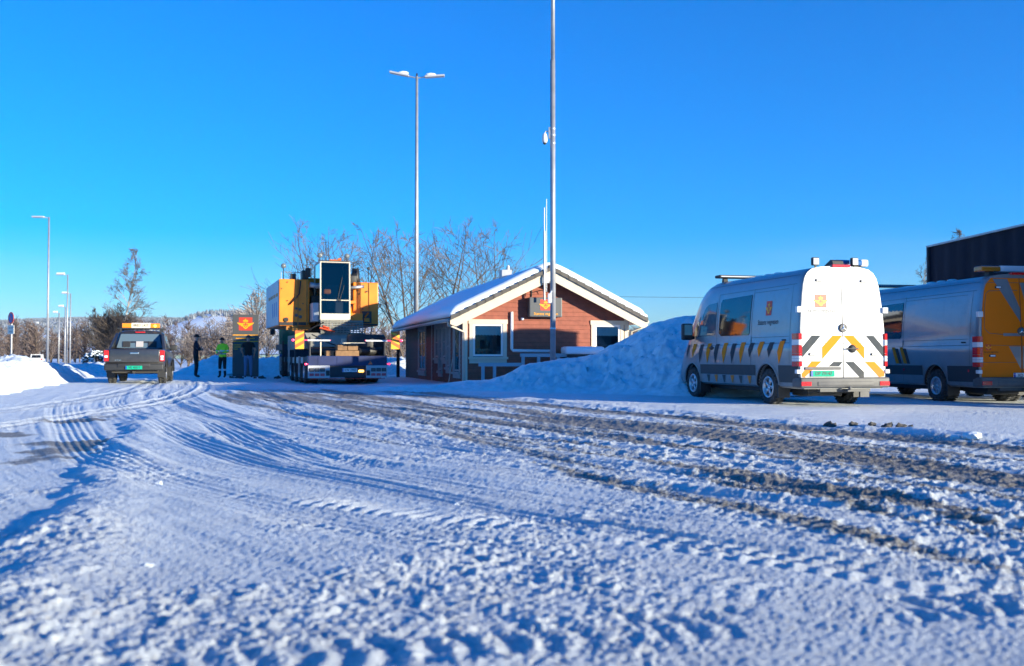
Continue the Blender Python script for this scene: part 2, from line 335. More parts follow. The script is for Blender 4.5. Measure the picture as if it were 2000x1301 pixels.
def make_ground():
    rad = [0.02, 0.6, 1.2]
    while rad[-1] < 11: rad.append(rad[-1] * 1.0042)
    while rad[-1] < 62: rad.append(rad[-1] * 1.0062)
    while rad[-1] < 12000: rad.append(rad[-1] * 1.09)
    rad = np.array(rad)
    dense = np.radians(np.linspace(-39, 39, 921)); coarse = np.radians(np.linspace(39, 321, 72)[1:-1])
    ang = np.concatenate([dense, coarse]); nr, na = len(rad), len(ang)
    rr, aa = np.meshgrid(rad, ang, indexing='ij')
    x = (rr * np.sin(aa)).ravel(); y = (rr * np.cos(aa)).ravel()
    z, dirt = ground_fields(x, y)
    far = np.hypot(x, y) > 90
    z = np.where(far, base_z(x, y) - 0.25, z)
    co = np.stack([x, y, z], 1)
    i = np.arange(nr - 1)[:, None] * na; k = np.arange(na)[None, :]; k2 = (k + 1) % na
    q = np.stack([i + k, i + k2, i + na + k2, i + na + k], -1).reshape(-1, 4)
    me = bpy.data.meshes.new('ground'); me.vertices.add(len(co)); me.vertices.foreach_set('co', co.ravel())
    me.loops.add(q.size); me.loops.foreach_set('vertex_index', q.ravel().astype(np.int32))
    me.polygons.add(len(q)); me.polygons.foreach_set('loop_start', np.arange(0, q.size, 4, dtype=np.int32))
    me.polygons.foreach_set('use_smooth', [True] * len(q)); me.update(calc_edges=True)
    at = me.attributes.new('grit', 'FLOAT', 'POINT'); at.data.foreach_set('value', dirt.astype(np.float32))
    m = bpy.data.materials.new('snowy_ground'); m.use_nodes = True; nt = m.node_tree; b = nt.nodes['Principled BSDF']
    A = nt.nodes.new('ShaderNodeAttribute'); A.attribute_name = 'grit'
    tc = nt.nodes.new('ShaderNodeTexCoord')
    def noise(s, d=6, r=0.6):
        n = nt.nodes.new('ShaderNodeTexNoise'); n.inputs['Scale'].default_value = s; n.inputs['Detail'].default_value = d; n.inputs['Roughness'].default_value = r
        nt.links.new(tc.outputs['Object'], n.inputs['Vector']); return n.outputs['Fac']
    def ramp(inp, a, b_, ca, cb):
        r_ = nt.nodes.new('ShaderNodeValToRGB'); r_.color_ramp.elements[0].position = a; r_.color_ramp.elements[1].position = b_
        r_.color_ramp.elements[0].color = (*ca, 1); r_.color_ramp.elements[1].color = (*cb, 1); nt.links.new(inp, r_.inputs[0]); return r_.outputs[0]
    def mix(f, a, c):
        x_ = nt.nodes.new('ShaderNodeMix'); x_.data_type = 'RGBA'; nt.links.new(f, x_.inputs[0]); nt.links.new(a, x_.inputs[6]); nt.links.new(c, x_.inputs[7]); return x_.outputs[2]
    snow = ramp(noise(2.2), 0.3, 0.7, (0.68, 0.73, 0.755), (0.80, 0.865, 0.89))
    asph = ramp(noise(45), 0.35, 0.7, (0.085, 0.082, 0.078), (0.44, 0.40, 0.34))
    n1 = noise(52, 4, 0.8)
    ad = nt.nodes.new('ShaderNodeMath'); ad.operation = 'ADD'; nt.links.new(A.outputs['Fac'], ad.inputs[0]); nt.links.new(n1, ad.inputs[1])
    f = ramp(ad.outputs[0], 0.82, 1.0, (0, 0, 0), (1, 1, 1))
    # fine sand strewn over the snow
    sand = ramp(noise(48, 4), 0.56, 0.66, (0, 0, 0), (0.5, 0.5, 0.5))
    tan = nt.nodes.new('ShaderNodeRGB'); tan.outputs[0].default_value = (0.50, 0.42, 0.32, 1)
    sn2 = mix(sand, snow, tan.outputs[0])
    nt.links.new(mix(f, sn2, asph), b.inputs['Base Color'])
    b.inputs['Roughness'].default_value = 0.55
    bp = nt.nodes.new('ShaderNodeBump'); bp.inputs['Strength'].default_value = 1.0; bp.inputs['Distance'].default_value = 0.03
    nt.links.new(noise(46, 8, 0.72), bp.inputs['Height']); nt.links.new(bp.outputs[0], b.inputs['Normal'])
    me.materials.append(m)
    o = bpy.data.objects.new('ground', me); C.objects.link(o); tag(o, kind='structure')
make_ground()
def gz(x, y): return float(base_z(np.array(x, float), np.array(y, float)))

def height_object(name, x0, x1, y0, y1, step, fn, m, floor=-0.12, rz=0.0, loc=(0, 0, 0)):
    nx = int((x1 - x0) / step) + 1; ny = int((y1 - y0) / step) + 1
    X, Y = np.meshgrid(np.linspace(x0, x1, nx), np.linspace(y0, y1, ny), indexing='ij')
    Z = fn(X, Y); keep = Z > floor
    idx = -np.ones(X.shape, int); idx[keep] = np.arange(keep.sum())
    co = np.stack([X[keep], Y[keep], Z[keep]], 1)
    a, b_, c, d = idx[:-1, :-1], idx[1:, :-1], idx[1:, 1:], idx[:-1, 1:]
    ok = (a >= 0) & (b_ >= 0) & (c >= 0) & (d >= 0)
    q = np.stack([a[ok], b_[ok], c[ok], d[ok]], 1)
    me = bpy.data.meshes.new(name); me.from_pydata(co.tolist(), [], q.tolist()); me.materials.append(m)
    me.polygons.foreach_set('use_smooth', [True] * len(me.polygons))
    o = bpy.data.objects.new(name, me); C.objects.link(o); o.location = loc; o.rotation_euler = (0, 0, rz)
    return o
# big ploughed pile in front of the cabin
PX = np.array([-5.5, -4, -2.5, -1.5, -.67, 0, .3, .9, 1.94, 2.45, 2.7, 3.39, 4.0, 5.03, 6.2, 7.2, 8.2, 9.2])
PR = np.array([0.0, 0.10, 0.18, 0.26, 0.32, 0.56, 0.76, 0.82, 0.92, 1.04, 1.2, 1.5, 1.88, 2.16, 2.1, 1.6, 0.9, 0.0])
def pile(X, Y):
    r = np.interp(X, PX, PR) ; yc = 29.2 - 0.0 * X; t = Y - yc
    front = 1.6 + 1.75 * r; back = 1.2 + 1.0 * r
    p = np.where(t < 0, np.clip(1 + t / front, 0, 1), np.clip(1 - t / back, 0, 1)); p = np.sin(np.clip(p, 0, 1) * math.pi / 2) ** 1.25
    fr = sstep(0.03, .3, p) * (1 - .8 * sstep(.8, 1, p))
    lum = np.abs(fbm(X * 1.7, Y * 1.7, 4) - .5) * .55 + sstep(.5, .56, fbm(X * 3.2, Y * 3.2, 3)) * .10 + sstep(.52, .57, fbm(X * 7 + 4, Y * 7, 2)) * .06
    return r * p + ((lum - .12) * fr * np.clip(r, 0, 1) * 1.25 + (fbm(X * .9, Y * .9, 3) - .5) * .14 * p) - 0.03 - 0.06 * (p <= 0) * 5
o = height_object('snow_pile', -5.6, 9.3, 23.2, 32.5, 0.055, pile, SNOWPILE)
tag(o, 'high ploughed snow pile heaped between the cabin gable and the chevron van', 'snow pile')
# bank along the road's far-side edge (local y runs along the road)
def bank_fn(L, hgt, seed, wd=1.3):
    def fn(X, Y):
        h = hgt * (0.75 + 0.5 * fbm(Y * 0.35 + seed, Y * 0 + seed, 2)) * sstep(0, 2.0, Y) * (1 - sstep(L - 3, L, Y))
        e = X + (fbm(Y * .8 + seed, X * 0 + 1, 3) - .5) * .7
        p = np.clip(1 - np.abs(e) / np.where(e > 0, wd, wd * 1.6), 0, 1); p = np.sin(p * math.pi / 2) ** 1.3
        return h * p + sstep(0.02, .3, p) * ((fbm(X * 2.2 + seed, Y * 2.2, 4) - .5) * .22 + np.maximum(fbm(X * 6, Y * 6 + seed, 3) - .5, 0) * .3) - .05 - .3 * (p <= 0)
    return fn
o = height_object('snow_bank', -2.6, 1.6, 0, 26, 0.075, bank_fn(26, 0.78, 2.0), SNOWPILE, loc=(-10.4, 13.5, 0.06), rz=R(16)); tag(o, 'long sunlit lumpy snow bank along the road edge below the parking sign', 'snow bank', 'ploughed snow banks')
o = height_object('snow_bank', -2.4, 1.5, 0, 22, 0.1, bank_fn(22, 0.52, 9.0), SNOWPILE, loc=(-18.4, 39.5, 0.08), rz=R(14)); tag(o, 'lower snow bank in shade beside the dark pickup truck', 'snow bank', 'ploughed snow banks')
o = height_object('snow_bank', -2.4, 1.7, 0, 19, 0.1, bank_fn(19, 0.98, 5.0, 1.5), SNOWPILE, loc=(0.5, 54.5, 0.05), rz=R(97)); tag(o, 'lumpy white snow bank behind the three standing people', 'snow bank', 'ploughed snow banks')

# ------------------------------------------------------------------ distant hills, forest
KH = 2.6
def hill_h(X, Y):
    X = X / KH; Y = Y / KH
    far = 118 * np.exp(-((Y - 2700) / 700) ** 2) * (0.50 + 0.42 * np.exp(-((X + 1050) / 620) ** 2) + 0.10 * fbm(X / 300, Y / 300, 3)) * (1 - 0.25 * sstep(-200, 900, X))
    nr_ = 60 * np.exp(-(((Y - 1330) / 330) ** 2)) * np.exp(-np.clip(-(X + 385), 0, 1e9) ** 2 / 55.0 ** 2) * np.exp(-np.clip(X + 385, 0, 1e9) ** 2 / 330.0 ** 2)
    le = 22 * np.exp(-((Y - 1500) / 300) ** 2) * np.exp(-((X + 900) / 380) ** 2)
    return (far + nr_ + le + (fbm(X / 120, Y / 120, 3) - .5) * 6) * KH * .98
def field_mask(X, Y):
    X = X / KH; Y = Y / KH
    a = np.exp(-(((X + 320) / 80) ** 2 + ((Y - 1120) / 120) ** 2) * 1.1)
    b_ = np.exp(-(((X + 830) / 60) ** 2 + ((Y - 1400) / 45) ** 2)); n = fbm(X / 45, Y / 45, 3) - .5
    c_ = np.exp(-(((X + 245) / 60) ** 2 + ((Y - 1180) / 40) ** 2))
    return (a + b_ + c_ + n * .35) > 0.42
def hills():
    o = height_object('hills', -2600 * KH, 1900 * KH, 850 * KH, 3700 * KH, 60, lambda X, Y: hill_h(X, Y) - 5, SMOOTHSNOW, floor=-50); tag(o, kind='structure')
    rs = np.random.RandomState(5); N = 260000
    X = rs.uniform(-1500, 900, N) * KH; Y = rs.uniform(950, 2800, N) * KH
    keep = ~field_mask(X, Y) & (((X < -0.2 * Y) & (X > -.60 * Y)) | ((X > 0.09 * Y) & (X < 0.18 * Y))) & (hill_h(X, Y) > 14) & (fbm(X / 160, Y / 160, 3) > .3)
    X, Y = X[keep][:34000], Y[keep][:34000]; Z = hill_h(X, Y) - 6
    H = rs.uniform(10, 17, len(X)); W = H * rs.uniform(.28, .45, len(X)); n = 4
    th = np.arange(n) * 2 * math.pi / n + .4
    ring = np.stack([X[:, None] + W[:, None] * np.cos(th), Y[:, None] + W[:, None] * np.sin(th), np.repeat(Z[:, None], n, 1)], -1)
    tip = np.stack([X, Y, Z + H], -1)[:, None, :]
    co = np.concatenate([ring, tip], 1).reshape(-1, 3); b0 = np.arange(len(X))[:, None] * (n + 1)
    f = np.concatenate([np.stack([b0 + k, b0 + (k + 1) % n, b0 + n], -1).reshape(-1, 3) for k in range(n)])
    me = bpy.data.meshes.new('hillside_forest'); me.from_pydata(co.tolist(), [], f.tolist())
    me.materials.append(mat('frosted_spruce', (0.30, 0.33, 0.36), 0.9, col2=(0.06, 0.075, 0.08), scale=0.02))
    o = bpy.data.objects.new('hillside_forest', me); C.objects.link(o)
    tag(o, 'frosted spruce forest covering the distant hills', 'forest', kind='stuff')
hills()

# ------------------------------------------------------------------ bare trees
def grow(mb, p, d, L, r, depth, rg, spread, up, minr, twig_mi=1, nseg=3, kids=(3, 4)):
    pts = [Vector(p)]; rr = [r]; dd = Vector(d).normalized()
    for i in range(nseg):
        dd = (dd + Vector((rg.gauss(0, .10), rg.gauss(0, .10), rg.gauss(0, .05) + up))).normalized()
        pts.append(pts[-1] + dd * L / nseg); rr.append(max(minr, r * (1 - .62 * (i + 1) / nseg)))
    mb.tube(pts, rr, 5 if r > .05 else 3, 0 if r > .03 else twig_mi, caps=False)
    if depth == 0: return
    for k in range(rg.randint(*kids) + (2 if depth > 1 else 1)):
        t = rg.uniform(.22, 1.0); i = min(int(t * nseg), nseg - 1); q = pts[i].lerp(pts[i + 1], t * nseg - i)
        ax = dd.orthogonal().normalized(); ax.rotate(Matrix.Rotation(rg.uniform(0, 6.28), 3, dd))
        nd = (dd * math.cos(R(spread)) + ax * math.sin(R(spread * rg.uniform(.7, 1.25)))).normalized()
        grow(mb, q, nd, L * rg.uniform(.42, .68), max(minr, r * .5 * (1.1 - .4 * t)), depth - 1, rg, spread, up, minr, twig_mi, 3, kids)
def bare_tree(seed, H, stems, spread, up, depth, minr, lean=.22, trunk_r=.11, kids=(3, 4), blen=.36, nb=16):
    rg = random.Random(seed); tr = MB(); cr = MB()
    for s in range(stems):
        a = rg.uniform(0, 6.28); ln = 0 if stems == 1 else rg.uniform(.4, 1) * lean
        d = Vector((math.cos(a) * ln, math.sin(a) * ln, 1)).normalized(); p = Vector((math.cos(a) * .15 * (stems > 1), math.sin(a) * .15 * (stems > 1), -.2))
        pts = [p]; rr = [trunk_r]; n = 7; h = H * rg.uniform(.82, 1)
        for i in range(n):
            d = (d + Vector((rg.gauss(0, .05), rg.gauss(0, .05), .05))).normalized(); pts.append(pts[-1] + d * h / n); rr.append(max(minr, trunk_r * (1 - (i + 1) / n * .93)))
        tr.tube(pts, rr, 6, 0)
        for k in range(nb):
            t = .2 + .78 * (k + rg.random()) / nb; i = min(int(t * n), n - 1); q = pts[i].lerp(pts[i + 1], t * n - i)
            b = rg.uniform(0, 6.28); nd = Vector((math.cos(b) * math.sin(R(spread + 12)), math.sin(b) * math.sin(R(spread + 12)), math.cos(R(spread + 12))))
            grow(cr, q, nd, H * (blen * (1.08 - t) * (1.25 - .9 * abs(t - .45)) + .04), max(minr, trunk_r * .5 * (1.1 - t)), depth - 1, rg, spread, up, minr, kids=kids)
    return tr, cr
def place_tree(protos, key, label, loc, sc_, rz, group=None, cat='tree'):
    tm, cm, nm = protos[key]
    r = empty(nm, loc, rz); r.scale = (sc_, sc_, sc_)
    for n_, me in (('trunk', tm), ('crown', cm)):
        o = bpy.data.objects.new(n_, me); C.objects.link(o); o.parent = r
    tag(r, label, cat, group); return r
def tree_protos():
    P = {}
    for key, nm, args, ms in (
        ('a', 'bare_tree', dict(seed=11, H=10, stems=2, spread=36, up=.05, depth=3, minr=.010, blen=.40, nb=12, kids=(2, 3)), (BARK, TWIG)),
        ('b', 'bare_tree', dict(seed=23, H=10, stems=3, spread=35, up=.05, depth=3, minr=.011, lean=.34, blen=.38, nb=11, kids=(2, 3)), (BARK, TWIG)),
        ('c', 'bare_tree', dict(seed=31, H=10, stems=2, spread=38, up=.04, depth=3, minr=.011, lean=.3, blen=.42, nb=12, kids=(2, 3)), (BARK, TWIG)),
        ('birch', 'birch_tree', dict(seed=5, H=10.4, stems=1, spread=32, up=-.012, depth=4, minr=.008, trunk_r=.12, kids=(2, 3), blen=.15, nb=34), (BIRCH, TWIG)),
        ('bush', 'twiggy_bush', dict(seed=8, H=5.2, stems=9, spread=30, up=.06, depth=3, minr=.010, lean=.45, trunk_r=.05), (TWIG, TWIG)),
        ('frost', 'frosted_tree', dict(seed=77, H=8, stems=3, spread=38, up=.02, depth=2, minr=.022, trunk_r=.12, kids=(3, 5)), (BARK, FROST))):
        t, c = bare_tree(**args)
        ot = t.build('trunk', ms[0]); oc = c.build('crown', list(ms))
        P[key] = (ot.data, oc.data, nm)
        bpy.data.objects.remove(ot); bpy.data.objects.remove(oc)
    return P
TP = tree_protos()
def at(px, py, Z):                # a point on the ground plan at depth Z seen at image column px
    return ((px - 1000) / 1944 * Z, Z)
g = 'bare trees behind the cabin'
for key, px, Z, s, rz, lab in (('a', 648, 62, .98, .3, 'bare tree with thin upright stems rising behind the crane cab'),
                          ('c', 705, 64, .97, 1.2, 'bare tree between the crane and the double-armed light mast'),
                          ('b', 800, 60, .98, 2.2, 'widest bare tree, its stems around the double-armed light mast'),
                          ('a', 858, 63, 1.0, 4.0, 'bare tree just beside the light mast above the snowy roof slope'),
                          ('c', 962, 62, .99, 3.1, 'bare tree above the cabin roof beside the chimney')):
    x, y = at(px, 0, Z); place_tree(TP, key, lab, (x, y, gz(x, y)), s, rz, g)
x, y = at(235, 0, 78); place_tree(TP, 'birch', 'tall slender birch with pale trunk above the pickup truck', (x, y, 0), .98, .6)
x, y = at(213, 0, 74); place_tree(TP, 'bush', 'dense reddish brown leafless bush at the foot of the birch', (x, y, 0), 1.0, 0, cat='bush')
x, y = at(1792, 0, 58); place_tree(TP, 'birch', 'leafless birch between the two vans and the dark trailer', (x, y, -.3), .76, 2.0, 'birches behind the trailer')
x, y = at(1945, 0, 60); place_tree(TP, 'birch', 'leafless birch whose top shows over the dark trailer roof', (x, y, -.3), .95, 4.0, 'birches behind the trailer')
k = 0
for px, Z, s in ((500, 80, .95), (478, 92, 1.0), (455, 86, .75), (425, 84, .66), (395, 95, .62), (368, 100, .55), (350, 88, .42), (520, 74, .55), (770, 72, .62), (742, 76, .5)):
    x, y = at(px, 0, Z)
    place_tree(TP, 'frost', 'frosted scrubby tree in the thicket beyond the snow bank', (x, y, -.3), s, k * 1.3, 'frosted trees in the thicket'); k += 1
def treeline():
    rg = random.Random(2); mb = MB()
    for i in range(170):
        px = rg.uniform(-160, 470) if i < 130 else rg.choice([rg.uniform(1205, 1330), rg.uniform(700, 800)]); Z = rg.uniform(150, 280); x, y = at(px, 0, Z)
        h = rg.uniform(5.5, 9.5) * Z / 230 * (1.1 if i < 130 else .9)
        pts = [Vector((x, y, -.5)), Vector((x + rg.gauss(0, .3), y, h * .5)), Vector((x + rg.gauss(0, .5), y, h))]
        mb.tube(pts, [.16, .10, .03], 4, 0, caps=False)
        for k in range(46):
            t = rg.uniform(.12, .98); q = pts[0].lerp(pts[2], t); b = rg.uniform(0, 6.28); ln = h * .34 * (1.15 - t)
            e = q + Vector((math.cos(b) * ln * .7, math.sin(b) * ln * .7, ln * rg.uniform(.3, 1.0)))
            mb.tube([q, q.lerp(e, .5) + Vector((0, 0, -.1)), e], [.07, .055, .03], 3, 1, caps=False)
            for _ in range(2):
                q2 = q.lerp(e, rg.uniform(.3, .9)); e2 = q2 + Vector((rg.gauss(0, .7), rg.gauss(0, .7), rg.uniform(.2, 1.1)))
                mb.tube([q2, e2], [.045, .03], 3, 1, caps=False)
    o = mb.build('treeline', [BARK, mat('far_twigs', (0.085, 0.055, 0.045), .9, col2=(.17, .135, .12), scale=.12)])
    tag(o, 'brown leafless wood along the far road', 'wood', kind='stuff')
treeline()
def snowy_spruce():
    x, y = at(188, 0, 58); r = empty('snowy_shrub', (x, y, .1)); rg = random.Random(4); a = MB(); s = MB(); t = MB()
    t.tube([(0, 0, -.2), (0, 0, 1.0)], [.05, .02], 6)
    for i in range(420):
        th = rg.uniform(0, 6.28); ph = rg.uniform(-.25, 1.45); rr = rg.uniform(.45, .66)
        p = Vector((math.cos(th) * math.cos(ph) * rr * .95, math.sin(th) * math.cos(ph) * rr * .95, .55 + math.sin(ph) * rr * .85))
        d = (p - Vector((0, 0, .4))).normalized(); e = p + d * .14
        for k in range(3):
            q = Vector((rg.gauss(0, .07), rg.gauss(0, .07), rg.gauss(0, .05))); a.tube([p, e + q], [.018, .006], 3, 0, caps=False)
        if rg.random() < .42:
            sz = rg.uniform(.05, .10); s.lathe([(-sz * .5, sz * .4), (0, sz), (sz * .5, sz * .5)], 6, 'z', e + Vector((0, 0, .03)))
    t.build('trunk', BARK, r); a.build('needles', mat('needle', (.03, .05, .03), .8), r); o = s.build('snow_load', SNOW, r, True); o['kind'] = 'stuff'
    tag(r, 'small round evergreen shrub loaded with snow clumps', 'shrub')
snowy_spruce()

# ------------------------------------------------------------------ vehicles: shared pieces
def wheel(parent, x, y, r, wd, side, rim_r=None, spokes=5, dual=False):
    """side -1: outer face looks to -x"""
    rim_r = rim_r or r * .62; w_ = empty('wheel', (x, y, r), 0); w_.parent = parent
    t = MB(); h = wd / 2
    t.lathe([(-h * .8, rim_r), (-h, rim_r * 1.12), (-h, r * .86), (-h * .72, r * .985), (-h * .3, r), (h * .3, r), (h * .72, r * .985), (h, r * .86), (h, rim_r * 1.12), (h * .8, rim_r)], 32, 'x', caps=False)
    for k in range(30):
        th = 2 * math.pi * k / 30
        for sx in (-1, 1):
            c = Vector((sx * h * .55, math.cos(th) * r, math.sin(th) * r)); t.box(c.x - h * .28, c.x + h * .28, c.y - .022, c.y + .022, c.z - .012, c.z + .012, rot=Matrix.Rotation(th + math.pi / 2 + sx * .25, 3, 'X'))
    t.build('tyre', RUBBER, w_, True)
    m = MB(); f = side * h
    m.lathe([(f * .9, rim_r), (f * .97, rim_r * .97), (f * .97, rim_r * .86), (f * .35, rim_r * .80)], 32, 'x', caps=False)
    m.lathe([(f * .8, .0), (f * .8, rim_r * .24), (f * .62, rim_r * .27), (f * .4, rim_r * .27)], 20, 'x')
    for k in range(spokes):
        th = 2 * math.pi * (k + .5) / spokes; a0, a1 = rim_r * .18, rim_r * .9
        d = Vector((0, math.cos(th), math.sin(th))); e = Vector((0, -math.sin(th), math.cos(th))); w0, w1 = rim_r * .15, rim_r * .20
        v = [d * a0 + e * w0, d * a0 - e * w0, d * a1 - e * w1, d * a1 + e * w1]; v = [Vector((f * .78, q.y, q.z)) for q in v] + [Vector((f * .55, q.y, q.z)) for q in v]
        m.add(v, [(0, 1, 2, 3), (7, 6, 5, 4), (0, 4, 5, 1), (1, 5, 6, 2), (2, 6, 7, 3), (3, 7, 4, 0)])
    m.build('rim', ALLOY, w_, True)
    d = MB(); d.lathe([(f * .3, .01), (f * .3, rim_r * .99), (f * .2, rim_r * .99)], 24, 'x'); d.build('brake_disc', BLACKPL, w_)
    return w_
def raycaster(ob):
    me = ob.data; bv = BVHTree.FromPolygons([v.co.copy() for v in me.vertices], [list(p.vertices) for p in me.polygons])
    def from_side(sgn, off):
        def pl(u, v, extra=0.0):
            h = bv.ray_cast(Vector((sgn * 3, u, v)), Vector((-sgn, 0, 0)))
            return Vector((h[0].x + sgn * (off + extra), u, v)) if h[0] else Vector((sgn * 1.0, u, v))
        return pl
    def from_rear(off):
        def pl(u, v, extra=0.0):
            h = bv.ray_cast(Vector((u, -3, v)), Vector((0, 1, 0)))
            return Vector((u, h[0].y - off - extra, v)) if h[0] else Vector((u, -off, v))
        return pl
    def top(x, y):
        h = bv.ray_cast(Vector((x, y, 5)), Vector((0, 0, -1))); return h[0].z if h[0] else 2.7
    return from_side, from_rear, top
def van_body(L, H, zb, axles, ar):
    sec = [(zb, .90), (zb + .04, .965), (.62, .985), (.85, .998), (1.10, 1.0), (1.235, .997), (1.27, .982), (1.55, .978), (1.9, .950), (2.2, .915), (2.42, .880), (2.56, .838), (2.66, .77), (2.735, .66), (2.775, .45), (2.80, .0)]
    st = [(0.0, H, .955), (.02, H, .975), (.06, H, .992), (.14, H, 1.0)]
    y = .5
    while y < L - 1.9: st.append((y, H, 1.0)); y += .35
    for dy, h, ws in ((1.75, H - .01, 1), (1.55, H - .05, 1), (1.35, H - .14, .995), (1.15, H - .30, .99), (.95, H - .52, .985), (.78, H - .76, .98), (.62, H - 1.02, .97), (.5, H - 1.22, .965), (.40, 1.46, .955), (.25, 1.33, .93), (.12, 1.16, .89), (.04, .98, .84), (0, .80, .80)):
        st.append((L - dy, h, ws))
    vs_ = []; n = len(sec); prof = len(sec) * 2 - 1
    for y, h, ws in st:
        k = (h - zb) / (H - zb); half = []
        for z, w_ in sec:
            zz = zb + (z - zb) * k * (H - zb) / (2.80 - zb)
            yy = y + (.07 * max(0, zz - 1.3) / 1.5 if y < .3 else 0)
            half.append((w_ * ws, yy, zz))
        ring = [(-x, yy, z) for x, yy, z in half] + [(x, yy, z) for x, yy, z in half[-2::-1]]
        vs_ += ring
    fs = [(i * prof + k, (i + 1) * prof + k, (i + 1) * prof + k + 1, i * prof + k + 1) for i in range(len(st) - 1) for k in range(prof - 1)]
    fs += [(i * prof, i * prof + prof - 1, (i + 1) * prof + prof - 1, (i + 1) * prof) for i in range(len(st) - 1)]
    fs += [tuple(range(prof)), tuple((len(st) - 1) * prof + k for k in range(prof))[::-1]]
    mb = MB(); mb.add(vs_, fs); ob = mb.build('body', SILVER)
    for a in axles:
        for sx in (-1, 1):
            c = MB(); c.lathe([(sx * .62, ar), (sx * 1.2, ar)], 40, 'x', (0, a, .37)); co = c.build('cut', BLACKPL)
            md = ob.modifiers.new('b', 'BOOLEAN'); md.object = co; md.operation = 'DIFFERENCE'; md.solver = 'EXACT'
            me = evaluated_mesh(ob); ob.modifiers.clear(); ob.data = me; bpy.data.objects.remove(co)
    me = ob.data; me.materials.clear()
    for m_ in (SILVER, BLACKPL, WHITEP): me.materials.append(m_)
    for p in me.polygons:
        c = p.center; mi = 0
        for a in axles:
            if math.hypot(c.y - a, c.z - .37) < ar + .01 and .6 < abs(c.x) and abs(p.normal.x) < .9 and math.hypot(c.y - a, c.z - .37) > ar - .03: mi = 1
            if abs(abs(c.x) - .62) < .02 and abs(p.normal.x) > .9: mi = 1
        if c.z < zb + .01: mi = 1
        p.material_index = mi
    smooth_angle(me, 30)
    return ob
def para(y0, wd, z1, z0, lean, tip):    # slanting flag: parallelogram above, tapering to a tip below
    zm = z0 + (z1 - z0) * .52
    return [(y0, z1), (y0 + wd, z1), (y0 + wd + lean * .48, zm), (y0 + lean + tip, z0), (y0 + lean * .48, zm)]
def strip(a, b_, t):                    # thin line polygon
    d = Vector((b_[0] - a[0], b_[1] - a[1])); n = Vector((-d.y, d.x)).normalized() * t / 2
    return [(a[0] - n.x, a[1] - n.y), (b_[0] - n.x, b_[1] - n.y), (b_[0] + n.x, b_[1] + n.y), (a[0] + n.x, a[1] + n.y)]
def plate(parent, txt, cx, cz, y, wd, h, base, name='number_plate'):
    m = MB(); m.box(cx - wd / 2, cx + wd / 2, y - .012, y, cz - h / 2, cz + h / 2); o = m.build(name, base, parent)
    b = MB(); b.box(cx - wd / 2 + .004, cx - wd / 2 + .045, y - .0145, y - .0125, cz - h / 2 + .004, cz + h / 2 - .004); b.build('country_band', PLATEB, o)
    text_mesh('lettering', txt, h * .86, INK, lambda u, v: Vector((cx + .02 + u, y - .016, cz + v)), o, bold=.01, sx=.92)
    return o

